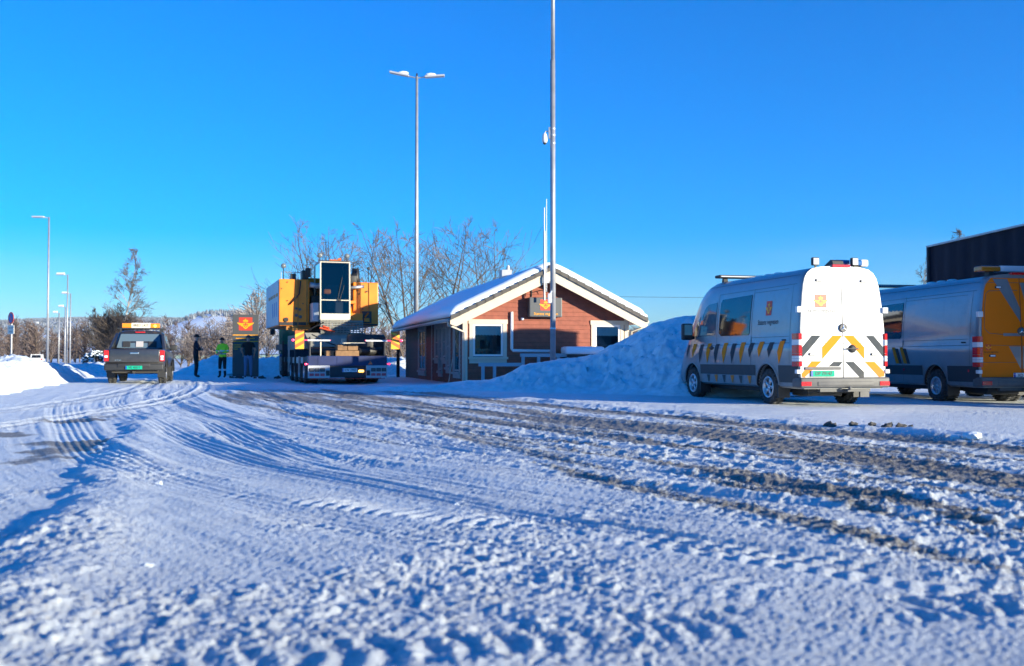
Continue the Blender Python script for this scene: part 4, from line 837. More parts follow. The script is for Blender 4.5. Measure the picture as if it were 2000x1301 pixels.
# ------------------------------------------------------------------ low loader with the crane body
TR = (-5.68, 34.5); TA = R(19)
def low_loader():
    r = empty('low_loader_trailer', (TR[0], TR[1], gz(*TR)), TA); tag(r, 'blue low loader trailer with light boards and wide-load marker plates', 'trailer')
    BLUE = mat('loader_blue', (.008, .022, .11), .45, var=.4, scale=2); DK = mat('loader_dark', (.018, .022, .03), .6, var=.3, scale=3)
    b = MB(); b.box(-1.37, 1.37, 0, .35, .62, .96, bev=.02)
    for x in (-1.0, -.35, .35, 1.0): b.box(x - .03, x + .03, -.012, .02, .64, .94)
    b.build('rear_beam', BLUE, r)
    b = MB(); b.box(-1.37, 1.37, .35, 9.3, .74, .93); b.box(-.5, .5, .4, 9.2, .45, .74); b.prismx([(9.3, .74), (10, 1.25), (12.6, 1.25), (12.6, 1.5), (9.9, 1.5), (9.3, .93)], -1.2, 1.2); b.build('deck', DK, r)
    b = MB(); b.box(-.62, .62, .02, .2, .22, .62); b.build('plate_panel', DK, r)
    plate(r, 'KW 2902', .06, .47, .012, .52, .13, PLATEW)
    b = MB(); b.box(-1.3, 1.3, .0, .03, .165, .185); b.build('reflective_strip', REDL, r)
    for sgn in (-1, 1):
        b = MB(); b.box(sgn * 1.0 - .37, sgn * 1.0 + .37, -.03, .02, .20, .63); lb = b.build('light_board', mat('board_white', (.42, .43, .45), .5), r)
        for k in range(3):
            cx = sgn * 1.0 + (k - 1.35 if sgn < 0 else k - .65) * .185
            b = MB(); b.box(cx - .08, cx + .08, -.06, -.03, .42, .54, 0, bev=.012); b.box(cx - .06, cx + .06, -.066, -.058, .435, .525, 1); b.build('lamp', [BLACKPL, GREYPL], lb)
            b = MB(); b.box(cx - .075, cx + .075, -.045, -.03, .27, .36); b.build('reflector', mat('pink_reflector', (.6, .06, .08), .3), lb)
        b = MB(); b.box(sgn * 1.0 - sgn * .30 - .06, sgn * 1.0 - sgn * .30 + .06, -.05, -.03, .28, .46); b.build('lamp', BLACKPL, lb)
        # marker plates
        b = MB(); b.box(sgn * 1.66 - .15, sgn * 1.66 + .15, -.02, .0, 1.20, 1.82); mp = b.build('marker_board', mat('marker_yellow', (.85, .42, .02), .4), r)
        for q in range(3):
            z0 = 1.22 + q * .24
            patch('stripe', [[(-.148, z0), (.148, z0 + .17 if z0 + .17 < 1.8 else 1.8), (.148, min(z0 + .29, 1.815)), (-.148, z0 + .12)]], mat('marker_red', (.75, .13, .02), .4), lambda u, v: Vector((sgn * 1.66 + u * -sgn, -.024, v)), mp)
        b = MB(); b.lathe([(-.06, .0), (-.05, .04), (.0, .045)], 12, 'y', (sgn * 1.88, 0, 1.5)); b.tube([(sgn * 1.88, .02, 1.5), (sgn * .6, .03, 1.5)], .018, 6); b.build('marker_lamp', mat('red_glow', (.8, .03, .08), .3, emit=((1, .04, .12), 1.6)), mp)
        b = MB(); b.tube([(sgn * 1.3, .1, .9), (sgn * 1.3, .1, 1.62)], .035, 8); b.box(min(sgn * 1.3, sgn * 1.66), max(sgn * 1.3, sgn * 1.66), .02, .06, 1.48, 1.53); b.build('marker_post', DK, r)
        b = MB(); b.box(sgn * 1.0 - .38, sgn * 1.0 + .38, .005, .012, 1.47, 1.52); b.build('white_bar', PLATEW, r)
        b = MB(); b.lathe([(-.04, 0), (-.03, .035), (.02, .035)], 12, 'y', (sgn * 1.45, 0, .68)); b.tube([(sgn * 1.45, .02, .68), (sgn * 1.3, .02, .68)], .015, 6); b.build('side_marker', M['red_glow'], r)
        for a in (1.5, 2.86, 4.22, 5.58):
            wheel(r, sgn * 1.08, a, .40, .50, sgn, .23, 8)
        for yy in (.9, 2.2, 3.55, 4.9, 6.3): b = MB(); b.box(sgn * 1.08 - .27, sgn * 1.08 + .27, yy - .015, yy + .015, .16, .74); b.build('mud_flap', GREYPL, r)
        for q in range(7): b = MB(); yy = 2.2 + q * 1.1; b.box(sgn * 1.40 - .03, sgn * 1.40 + .03, yy - .05, yy + .05, .35, .95 + (.65 if q % 2 else 0)); b.build('stanchion', DK if q % 3 else GALV, r)
        for q in range(4): b = MB(); yy = 1.5 + q * 1.36; b.box(sgn * 1.385 - .006, sgn * 1.385 + .006, yy - .32, yy + .32, .70, .92); b.build('side_plate', GALV, r)
    b = MB(); b.box(.37, .55, -.01, .04, .40, .47, bev=.01); b.build('indicator', mat('amber_on', (.9, .4, .05), .3, emit=((1, .5, .08), 4.0)), r)
    b = MB(); b.add([(.70, -.006, .66), (.86, -.006, .66), (.78, -.006, .80)], [(0, 1, 2)]); b.build('warning_triangle', REDL, r)
low_loader()
def tractor():
    l = Matrix.Rotation(TA, 3, 'Z') @ Vector((.15, 11.6, 0)); r = empty('truck_tractor', (TR[0] + l.x, TR[1] + l.y, .1), TA - R(5)); tag(r, 'green truck tractor coupled in front of the low loader', 'truck')
    GR = mat('truck_green', (.01, .12, .06), .4, coat=.4)
    b = MB(); b.box(-1.25, 1.25, 3.3, 5.6, 1.0, 3.3, bev=.12); b.box(-1.1, 1.1, 3.25, 3.32, 1.3, 3.1); b.build('cab', GR, r, True)
    b = MB(); b.box(-.45, .45, -.6, 5.2, .7, 1.0); b.box(-1.25, -.55, 1.6, 3.0, .45, 1.0, bev=.05); b.box(.55, 1.25, 1.6, 3.0, .45, 1.0, bev=.05); b.build('chassis', mat('chassis_blue', (.015, .05, .2), .5), r)
    b = MB(); b.box(-1.24, -.7, -.7, .9, 1.06, 1.12); b.box(.7, 1.24, -.7, .9, 1.06, 1.12); b.build('mudguard', GR, r)
    for sgn in (-1, 1):
        for a in (-.2, 4.4): wheel(r, sgn * 1.02, a, .5, .36, sgn, .29, 8)
        b = MB(); b.box(sgn * 1.55 - .12, sgn * 1.55 + .12, 5.1, 5.22, 2.0, 2.75, bev=.03); b.tube([(sgn * 1.2, 5.2, 2.8), (sgn * 1.55, 5.2, 2.8), (sgn * 1.55, 5.2, 1.95), (sgn * 1.2, 5.2, 1.95)], .025, 6); b.build('mirror', BLACKPL, r)
        b = MB(); b.box(sgn * 1.2 - .05, sgn * 1.2 + .05, -.72, -.68, .7, .8); b.build('tail_lamp', M['red_glow'], r)
tractor()
def crane():
    r = empty('crane_upper_body', (TR[0], TR[1], gz(*TR)), TA); tag(r, 'yellow mobile crane upper body with glass cab lashed on the low loader', 'crane')
    Y = mat('crane_yellow', (.95, .26, .004), .5, var=.3, scale=1.4, bump=.05, bscale=5); YD = mat('crane_ochre', (.50, .19, .015), .55, var=.4, scale=2.5)
    CR = mat('cream_paint', (.62, .56, .42), .45); GB = mat('crane_grey', (.30, .29, .24), .6, var=.35, scale=2); PAN = mat('panel_white', (.52, .52, .54), .5, var=.12, scale=2)
    BK = mat('crane_black', (.02, .02, .02), .5, var=.3, scale=4)
    b = MB(); b.box(-1.98, -.86, 3.6, 8.6, 2.10, 3.86, bev=.03); lb = b.build('engine_house', Y, r)
    b = MB(); b.box(-.98, -.93, 3.57, 3.60, 2.12, 3.86); b.box(-1.30, -1.27, 3.58, 3.60, 2.12, 3.84); b.build('corner_rib', YD, lb)
    for z, x, rr_ in ((2.33, -1.72, .085), (2.75, -1.35, .05), (2.72, -1.22, .05), (2.50, -1.35, .06), (2.44, -1.2, .06)):
        b = MB(); b.lathe([(3.55, rr_), (3.61, rr_)], 14, 'y', (x, 0, z)); b.build('fitting', BK if rr_ > .06 else GREYPL, lb)
    for k in range(5):
        y0 = 3.66 + k * .98; b = MB(); b.box(-2.01, -1.975, y0, y0 + .95, 2.14, 3.82, bev=.008); pn = b.build('side_panel', PAN, lb)
        if k < 4:
            b = MB(); b.box(-2.018, -2.008, y0 + .12, y0 + .84, 3.22, 3.34); b.build('vent_slot', YD, pn)
    for k in range(3):
        y0 = 4.1 + k * .75
        patch('lettering', [[(y0, 2.46), (y0 + .22, 2.46), (y0 + .22, 2.60), (y0 + .34, 2.60), (y0 + .34, 3.02), (y0, 3.02)]], mat('panel_blue', (.08, .16, .42), .5), lambda u, v: Vector((-2.014, u, v)), lb)
    b = MB(); b.box(-.88, -.35, 4.3, 8.0, 2.15, 3.78); b.box(-.86, -.40, 4.24, 4.30, 2.3, 3.0); b.build('inner_housing', YD, r)
    b = MB()
    for p in ([(-.8, 4.2, 2.3), (-.7, 4.0, 2.8), (-.6, 4.2, 3.3), (-.75, 4.2, 3.8)], [(-.55, 4.2, 2.2), (-.5, 3.95, 2.6), (-.62, 4.1, 3.0)], [(-.85, 4.1, 2.5), (-.6, 3.95, 2.45), (-.4, 4.1, 2.6)], [(-.8, 4.1, 3.0), (-.55, 4.0, 3.05), (-.4, 4.1, 2.95)], [(-1.2, 3.5, 3.8), (-1.25, 3.5, 3.3), (-1.6, 3.55, 2.9)]): b.tube(p, .028, 7)
    b.build('hose', BK, r, True)
    b = MB(); b.box(.78, 1.76, 3.5, 8.2, 2.12, 3.80, bev=.05); rb = b.build('winch_house', Y, r)
    b = MB(); b.box(1.05, 1.08, 3.47, 3.52, 2.2, 3.78); b.box(1.38, 1.40, 3.47, 3.52, 2.5, 3.78); b.build('panel_rib', YD, rb)
    b = MB(); b.box(1.12, 1.48, 3.44, 3.50, 2.22, 2.68); b.build('socket_box', BK, rb); b = MB(); b.box(1.2, 1.4, 3.41, 3.45, 2.28, 2.42); b.tube([(1.22, 3.42, 2.45), (1.36, 3.40, 2.62)], .03, 6); b.build('socket', Y, rb)
    b = MB(); b.box(.50, 1.06, 3.0, 3.6, 2.30, 2.58, bev=.02); b.box(.50, .82, 3.1, 3.6, 2.95, 3.06); b.prismx([(2.9, 2.3), (3.5, 2.3), (3.5, 2.9)], .62, .70); b.build('bracket', Y, r)
    b = MB(); b.tube([(.55, 3.3, 3.55), (1.15, 3.3, 3.62)], .06, 10); b.build('hydraulic_cylinder', GALV, r, True); b = MB(); b.tube([(-.85, 3.5, 3.66), (-.45, 3.6, 3.60)], .10, 12); b.build('hydraulic_cylinder', GALV, r, True)
    b = MB(); b.tube([(.98, 4.2, 3.8), (.98, 4.2, 4.05), (1.0, 4.2, 4.38)], [.2, .18, .13], 12); b.box(.6, 1.0, 3.9, 4.4, 3.78, 4.1, bev=.04); b.build('exhaust', BK, r, True)
    b = MB(); b.box(-1.12, -.88, 3.7, 4.2, 3.86, 4.22, bev=.03); b.box(-1.0, -.82, 3.6, 3.8, 3.95, 4.3, bev=.02); b.box(-1.55, -1.35, 3.7, 3.9, 3.86, 4.08, bev=.02); b.build('winch_gear', BK, r)
    b = MB(); b.box(-.85, -.1, 4.6, 7.0, 3.78, 4.0, bev=.04); b.build('roof_cowl', Y, r)
    # cab
    c = empty('cab', (0, 0, 0)); c.parent = r
    x0, x1, y0, y1, z0, z1 = -.58, .50, 2.62, 4.2, 2.32, 4.46
    def P(x, y, z): return (x, y - .10 * (z - z0) / (z1 - z0) * -1 + (.0), z)
    b = MB(); t = .028
    for x in (x0, x1):
        b.tube([P(x, y0, z0), P(x, y0, z1)], t, 6); b.tube([(x, y1, z0), (x, y1, z1)], t, 6); b.tube([P(x, y0, z1), (x, y1, z1)], t, 6); b.tube([P(x, y0, z0), (x, y1, z0)], t, 6)
    for z in (z0, z0 + .72, z1): b.tube([P(x0, y0, z), P(x1, y0, z)], t * .8, 6)
    b.box(x0, x1, y0 - .02, y0 + .06, z0 - .02, z0 + .22); b.build('frame', CR, c)
    b = MB(); b.box(x0, x1, y0 + .1, y1, z1 - .02, z1 + .06, bev=.02); b.build('cab_roof', BK, c)
    GL = glass_mat('cab_glass', (.55, .62, .66), .6)
    b = MB(); b.add([P(x0, y0 + .01, z0 + .72), P(x1, y0 + .01, z0 + .72), P(x1, y0 + .01, z1), P(x0, y0 + .01, z1)], [(0, 1, 2, 3)]); b.build('windscreen', GL, c)
    b = MB(); b.add([P(x0, y0 + .01, z0 + .2), P(x1, y0 + .01, z0 + .2), P(x1, y0 + .01, z0 + .72), P(x0, y0 + .01, z0 + .72)], [(0, 1, 2, 3)]); b.build('lower_glass', GL, c)
    for x in (x0, x1): b = MB(); b.add([P(x, y0, z0 + .3), (x, y1, z0 + .3), (x, y1, z1), P(x, y0, z1)], [(0, 1, 2, 3)]); b.build('side_glass', GL, c)
    b = MB(); b.box(x0 - .25, x0 - .02, 2.9, 3.9, 2.25, 2.95, bev=.03); b.build('door_panel', PAN, c)
    b = MB(); b.box(x0 + .02, x1 - .02, y1 - .06, y1, z0, z1); b.box(x0 + .02, x1 - .02, y0 + .1, y1, z0 - .04, z0 + .03); b.build('rear_wall', mat('cab_inside', (.06, .065, .075), .7), c)
    b = MB(); b.box(-.2, .26, 3.3, 3.8, 2.75, 2.92, bev=.05); b.box(-.2, .26, 3.72, 3.88, 2.85, 3.7, bev=.06); b.box(.0, .32, 2.85, 3.1, 2.5, 3.1, bev=.03); b.build('seat', mat('seat_cloth', (.12, .12, .13), .9), c)
    b = MB(); b.box(-.42, -.16, 2.85, 3.05, 3.28, 3.46, bev=.05); b.build('control_grip', Y, c)
    b = MB(); b.tube([(.05, y0 - .02, 3.08), (.22, y0 - .0, 3.9)], .014, 5); b.tube([(.12, y0 - .02, 3.05), (.30, y0 + .02, 3.6)], .012, 5); b.box(.05, .17, y0 - .04, y0, 3.02, 3.08); b.build('wiper', BK, c)
    for x, y, z in ((-.58, 2.85, 4.72), (.42, 2.85, 4.72), (-1.82, 3.7, 4.36), (1.38, 3.6, 4.35)):
        b = MB(); zz = 3.84 if abs(x) > 1 else 4.5; b.tube([(x, y, zz), (x, y, z - .05)], .018, 6); big = x < 1
        b.lathe([(y - .05, .02), (y - .04, .095 if big else .05), (y + .01, .09 if big else .05), (y + .03, .03)], 18, 'y', (x, 0, z), 1); b.build('work_lamp', [BK, mat('lamp_glass', (.14, .16, .17), .2) if big else BK], r, True)
    b = MB(); b.box(-.22, .18, 2.9, 3.1, 4.52, 4.58); b.box(.10, .22, 2.9, 3.1, 4.52, 4.64); b.build('roof_beacon', mat('amber_lens2', (.5, .12, .02), .3), c)
    rg = random.Random(3)
    for k in range(10):        # bolts, pipe stubs and small boxes on the housings
        x, z = (rg.uniform(-1.9, -.95), rg.uniform(2.2, 3.75)) if k < 5 else (rg.uniform(.9, 1.7), rg.uniform(2.75, 3.7)); q = rg.uniform(.015, .03)
        b = MB(); b.lathe([((3.56 if k < 5 else 3.46), q), (3.62, q)], 10, 'y', (x, 0, z)); b.build('bolt', BK, lb if k < 5 else rb)
    for x, z, wd, hh in ((-.72, 2.45, .3, .25), (-.62, 3.1, .26, .34), (-.70, 2.85, .18, .12), (.62, 3.15, .2, .3), (.66, 3.78, .3, .16)):
        b = MB(); b.box(x - wd / 2, x + wd / 2, 3.9, 4.24, z - hh / 2, z + hh / 2, bev=.02); b.build('valve_block', BK, r)
    for p in ([(-.84, 3.9, 3.5), (-.62, 3.7, 3.55), (-.5, 3.9, 3.2), (-.55, 3.8, 2.7)], [(.58, 3.3, 3.5), (.66, 3.1, 3.1), (.62, 3.3, 2.7)], [(-.5, 2.3, 2.2), (-.9, 2.4, 2.0), (-1.1, 2.8, 1.8)], [(.4, 2.2, 1.8), (.75, 2.1, 1.5), (.5, 1.9, 1.2)], [(-.95, 2.2, 1.75), (-.4, 2.0, 1.45), (.1, 2.1, 1.3)], [(1.5, 3.4, 2.1), (1.35, 3.0, 1.7), (1.1, 2.6, 1.6)]):
        b = MB(); b.tube(p, .024, 6); b.build('hose', BK, r)
    for x in (-1.9, -1.4, -.95): b = MB(); b.tube([(x, 3.75, 3.86), (x, 3.75, 4.14)], .015, 6); b.build('rail_post', GALV, r)
    b = MB(); b.tube([(-1.9, 3.75, 4.13), (-.95, 3.75, 4.13)], .014, 6); b.build('hand_rail', GALV, r)
    b = MB(); b.box(-1.96, -.9, 3.585, 3.60, 2.12, 2.24); b.box(.82, 1.72, 3.48, 3.50, 2.14, 2.20); b.build('grime_plate', BK, r)
    # platform of grating below the cab
    pf = empty('platform', (0, 0, 0)); pf.parent = r
    for k in range(8): b = MB(); z = 1.80 + k * .062; b.box(-.58, .98, 2.50, 2.55, z, z + .035); b.build('slat', GB, pf)
    for k in range(14): b = MB(); x = -.58 + k * .12; b.box(x - .012, x + .012, 2.53, 2.57, 1.79, 2.29); b.build('bar', GB, pf)
    b = MB(); b.box(-.58, .98, 2.57, 3.6, 2.24, 2.29); b.build('tread_plate', GB, pf)
    # carrier under the slewing ring
    b = MB(); b.box(-1.15, 1.1, 2.6, 8.2, 1.22, 1.82, bev=.03); b.add([(-1.15, 2.6, 1.82), (1.1, 2.6, 1.82), (.8, 2.2, 1.3), (-1.0, 2.2, 1.3)], [(0, 1, 2, 3)]); b.build('carrier', GB, r)
    b = MB(); b.lathe([(1.75, 1.05), (2.12, 1.05)], 36, 'z', (-.1, 5.2, 0)); b.build('slewing_ring', BK, r, True)
    b = MB(); b.box(-1.7, -.8, 3.7, 4.0, 1.95, 2.12); b.box(-1.5, -1.3, 3.6, 3.66, 1.9, 2.12); b.build('lower_bracket', YD, r)
    b = MB(); b.tube([(-.62, 2.5, 2.0), (-.1, 2.3, 1.86)], .035, 6); b.tube([(-.5, 2.5, 2.06), (-.3, 2.4, 1.98)], .04, 6); b.build('lashing_strap', mat('strap_orange', (.75, .10, .03), .6), r)
    b = MB(); b.lathe([(.97, .66), (1.02, .70), (1.68, .70), (1.74, .66)], 28, 'z', (.95, 1.75, 0)); b.build('drum', BK, r, True)
    b = MB(); b.tube([(-1.15, 1.4, 1.12), (1.2, 1.4, 1.12)], .13, 12); b.tube([(.1, 1.1, 1.13), (1.4, 1.1, 1.13)], .15, 14); b.build('axle_tube', BK, r, True)
    for x, z, wd in ((-.30, .94, .5), (.12, .94, .42), (-.22, 1.16, .34), (.14, 1.16, .36), (-.62, .94, .26)):
        b = MB(); b.box(x - .02, x + wd - .02, .75, 1.25, z, z + .21, bev=.012); o = b.build('timber_block', mat('timber', (.30, .17, .08), .8, var=.4, scale=6), None); tag(o, 'weathered timber block wedged on the deck under the crane', 'timber block', 'timber blocks on the low loader'); l = Matrix.Rotation(TA, 3, 'Z'); o.location = (TR[0], TR[1], gz(*TR)); o.rotation_euler = (0, 0, TA)
    for a_ in ((-1.0, -.25, 1.9, 2.2, .95, 1.25), (.1, .5, 1.95, 2.1, 1.3, 1.6), (-.9, -.86, .4, .45, .95, 1.45), (-.2, .7, .5, .53, 1.40, 1.43)): b = MB(); b.box(*a_); b.build('support_bar', CR, r)
crane()

# ------------------------------------------------------------------ people
def person(loc, rz, label, joints_fn, top_m, leg_m, hair_m, cap=None, bands=False, skin_arms=False, s=1.0):
    SK = mat('skin', (.68, .30, .20), .6); SH = mat('shoes', (.02, .02, .02), .6)
    J = {'pel': (0, 0, .95, .145), 'sp': (0, 0, 1.14, .15), 'ch': (0, 0, 1.34, .165), 'nk': (0, .01, 1.50, .062), 'h0': (0, .03, 1.585, .075), 'h1': (0, .035, 1.66, .098), 'h2': (0, .02, 1.745, .07), 'no': (0, .138, 1.645, .016)}
    for sd_, q in ((-1, 'l'), (1, 'r')):
        J.update({q + 'hp': (sd_ * .095, 0, .88, .105), q + 'kn': (sd_ * .11, .03, .49, .07), q + 'an': (sd_ * .12, -.01, .10, .05), q + 'to': (sd_ * .14, .15, .045, .042), q + 'sh': (sd_ * .19, 0, 1.42, .072), q + 'el': (sd_ * .26, -.04, 1.14, .052), q + 'wr': (sd_ * .26, .07, .90, .034)})
    J.update(joints_fn())
    E_ = [('pel', 'sp'), ('sp', 'ch'), ('ch', 'nk'), ('nk', 'h0'), ('h0', 'h1'), ('h1', 'h2'), ('h1', 'no')]
    for q in 'lr': E_ += [('pel', q + 'hp'), (q + 'hp', q + 'kn'), (q + 'kn', q + 'an'), (q + 'an', q + 'to'), ('ch', q + 'sh'), (q + 'sh', q + 'el'), (q + 'el', q + 'wr')]
    for q, sd_ in (('l', -1), ('r', 1)):
        e, w_ = Vector(J[q + 'el'][:3]), Vector(J[q + 'wr'][:3]); d = (w_ - e).normalized(); a = d.cross(Vector((0, 1, 0.2))).normalized()
        pm = w_ + d * .075; J[q + 'pm'] = (*pm, .036); E_.append((q + 'wr', q + 'pm'))
        for k, (off, ln) in enumerate(((-.03, .075), (-.01, .09), (.011, .085), (.031, .065))):
            k1 = pm + d * (.03 + ln * .45) + a * off; k2 = k1 + d * ln * .4 + d.cross(a) * .02
            J[q + 'f%d' % k] = (*k1, .0095); J[q + 'g%d' % k] = (*k2, .008); E_ += [(q + 'pm', q + 'f%d' % k), (q + 'f%d' % k, q + 'g%d' % k)]
        th = w_ + d * .04 - a * .055; J[q + 'th'] = (*th, .011); J[q + 'ti'] = (*(th + d * .045 - a * .01), .009); E_ += [(q + 'wr', q + 'th'), (q + 'th', q + 'ti')]
    ks = list(J); me = bpy.data.meshes.new('person'); me.from_pydata([J[k][:3] for k in ks], [(ks.index(a), ks.index(b_)) for a, b_ in E_], [])
    o = bpy.data.objects.new('person', me); C.objects.link(o)
    md = o.modifiers.new('s', 'SKIN'); lay = me.skin_vertices[0] if me.skin_vertices else None
    if lay is None:
        bm = bmesh.new(); bm.from_mesh(me); bm.verts.layers.skin.verify(); bm.to_mesh(me); bm.free(); lay = me.skin_vertices[0]
    for i, k in enumerate(ks):
        r_ = J[k][3]; lay.data[i].radius = (r_, r_ * (.72 if k in ('pel', 'sp', 'ch') else 1)) ; lay.data[i].use_root = k == 'pel'
    md.use_smooth_shade = True; sb = o.modifiers.new('u', 'SUBSURF'); sb.levels = 2; sb.render_levels = 2
    nm = evaluated_mesh(o); o.modifiers.clear(); o.data = nm; bpy.data.meshes.remove(me)
    for m_ in (top_m, leg_m, SK, SH, mat('reflective', (.65, .67, .68), .35)): nm.materials.append(m_)
    for p in nm.polygons:
        c = p.center; mi = 0
        hand = min((c - Vector(J[q][:3])).length for q in ('lpm', 'rpm')) < .10
        if c.z > 1.525 and abs(c.x) < .16: mi = 2
        elif hand: mi = 2
        elif skin_arms and abs(c.x) > .2 and c.z < 1.27 and c.z > .7: mi = 2
        elif c.z < .095: mi = 3
        elif c.z < .93 and abs(c.x) < .21 : mi = 1
        if bands and mi == 0 and (abs(c.z - 1.06) < .022 or abs(c.z - 1.2) < .022): mi = 4
        if bands and mi == 1 and abs(c.z - .36) < .05: mi = 4
        p.material_index = mi
    nm.polygons.foreach_set('use_smooth', [True] * len(nm.polygons))
    h = MB(); hc = J['h1']
    h.lathe([(hc[2] + .02, .103), (hc[2] + .07, .104), (hc[2] + .115, .078), (hc[2] + .14, .03)], 16, 'z', (hc[0], hc[1] - .012, 0))
    if cap: h.box(hc[0] - .07, hc[0] + .07, hc[1] + .06, hc[1] + .16, hc[2] + .035, hc[2] + .05, bev=.006)
    h.build('cap' if cap else 'hair', cap or hair_m, o, True)
    o.location = loc; o.rotation_euler = (0, 0, rz); o.scale = (s, s, s); tag(o, label, 'person'); return o
NAVY = mat('navy_cloth', (.012, .015, .028), .85); BLK = mat('black_cloth', (.012, .012, .013), .85); JEAN = mat('jeans', (.13, .22, .36), .85); HIV = mat('hi_vis', (.55, .95, .02), .6)
HAIR = mat('hair', (.03, .02, .015), .8)
ZP = 42.6
x, y = at(383, 0, ZP); person((x, y, gz(x, y)), R(-80), 'person in dark clothes and cap standing with arms folded', lambda: {'lel': (-.25, .12, 1.15, .055), 'lwr': (.02, .20, 1.22, .036), 'rel': (.25, .13, 1.14, .055), 'rwr': (-.02, .23, 1.16, .036)}, NAVY, BLK, HAIR, cap=BLK, s=1.04)
x, y = at(435, 0, ZP); person((x, y, gz(x, y)), R(172), 'person in bright yellow-green reflective jacket looking down at their hands', lambda: {'lel': (-.27, .03, 1.15, .06), 'lwr': (-.07, .25, 1.12, .036), 'rel': (.28, .0, 1.14, .06), 'rwr': (.10, .24, 1.08, .036), 'h0': (0, .05, 1.575, .075), 'h1': (0, .075, 1.645, .098), 'h2': (0, .075, 1.735, .07), 'no': (0, .178, 1.61, .016)}, HIV, BLK, HAIR, cap=BLK, bands=True, s=.97)
x, y = at(485, 0, ZP + .4); person((x, y, gz(x, y)), R(5), 'person in black t-shirt and blue jeans seen from behind', lambda: {'lel': (-.29, .0, 1.16, .05), 'lwr': (-.22, .16, .97, .034), 'rel': (.29, .0, 1.16, .05), 'rwr': (.22, .16, .97, .034)}, BLK, JEAN, HAIR, cap=mat('grey_cap', (.06, .08, .08), .8), skin_arms=True, s=1.03)

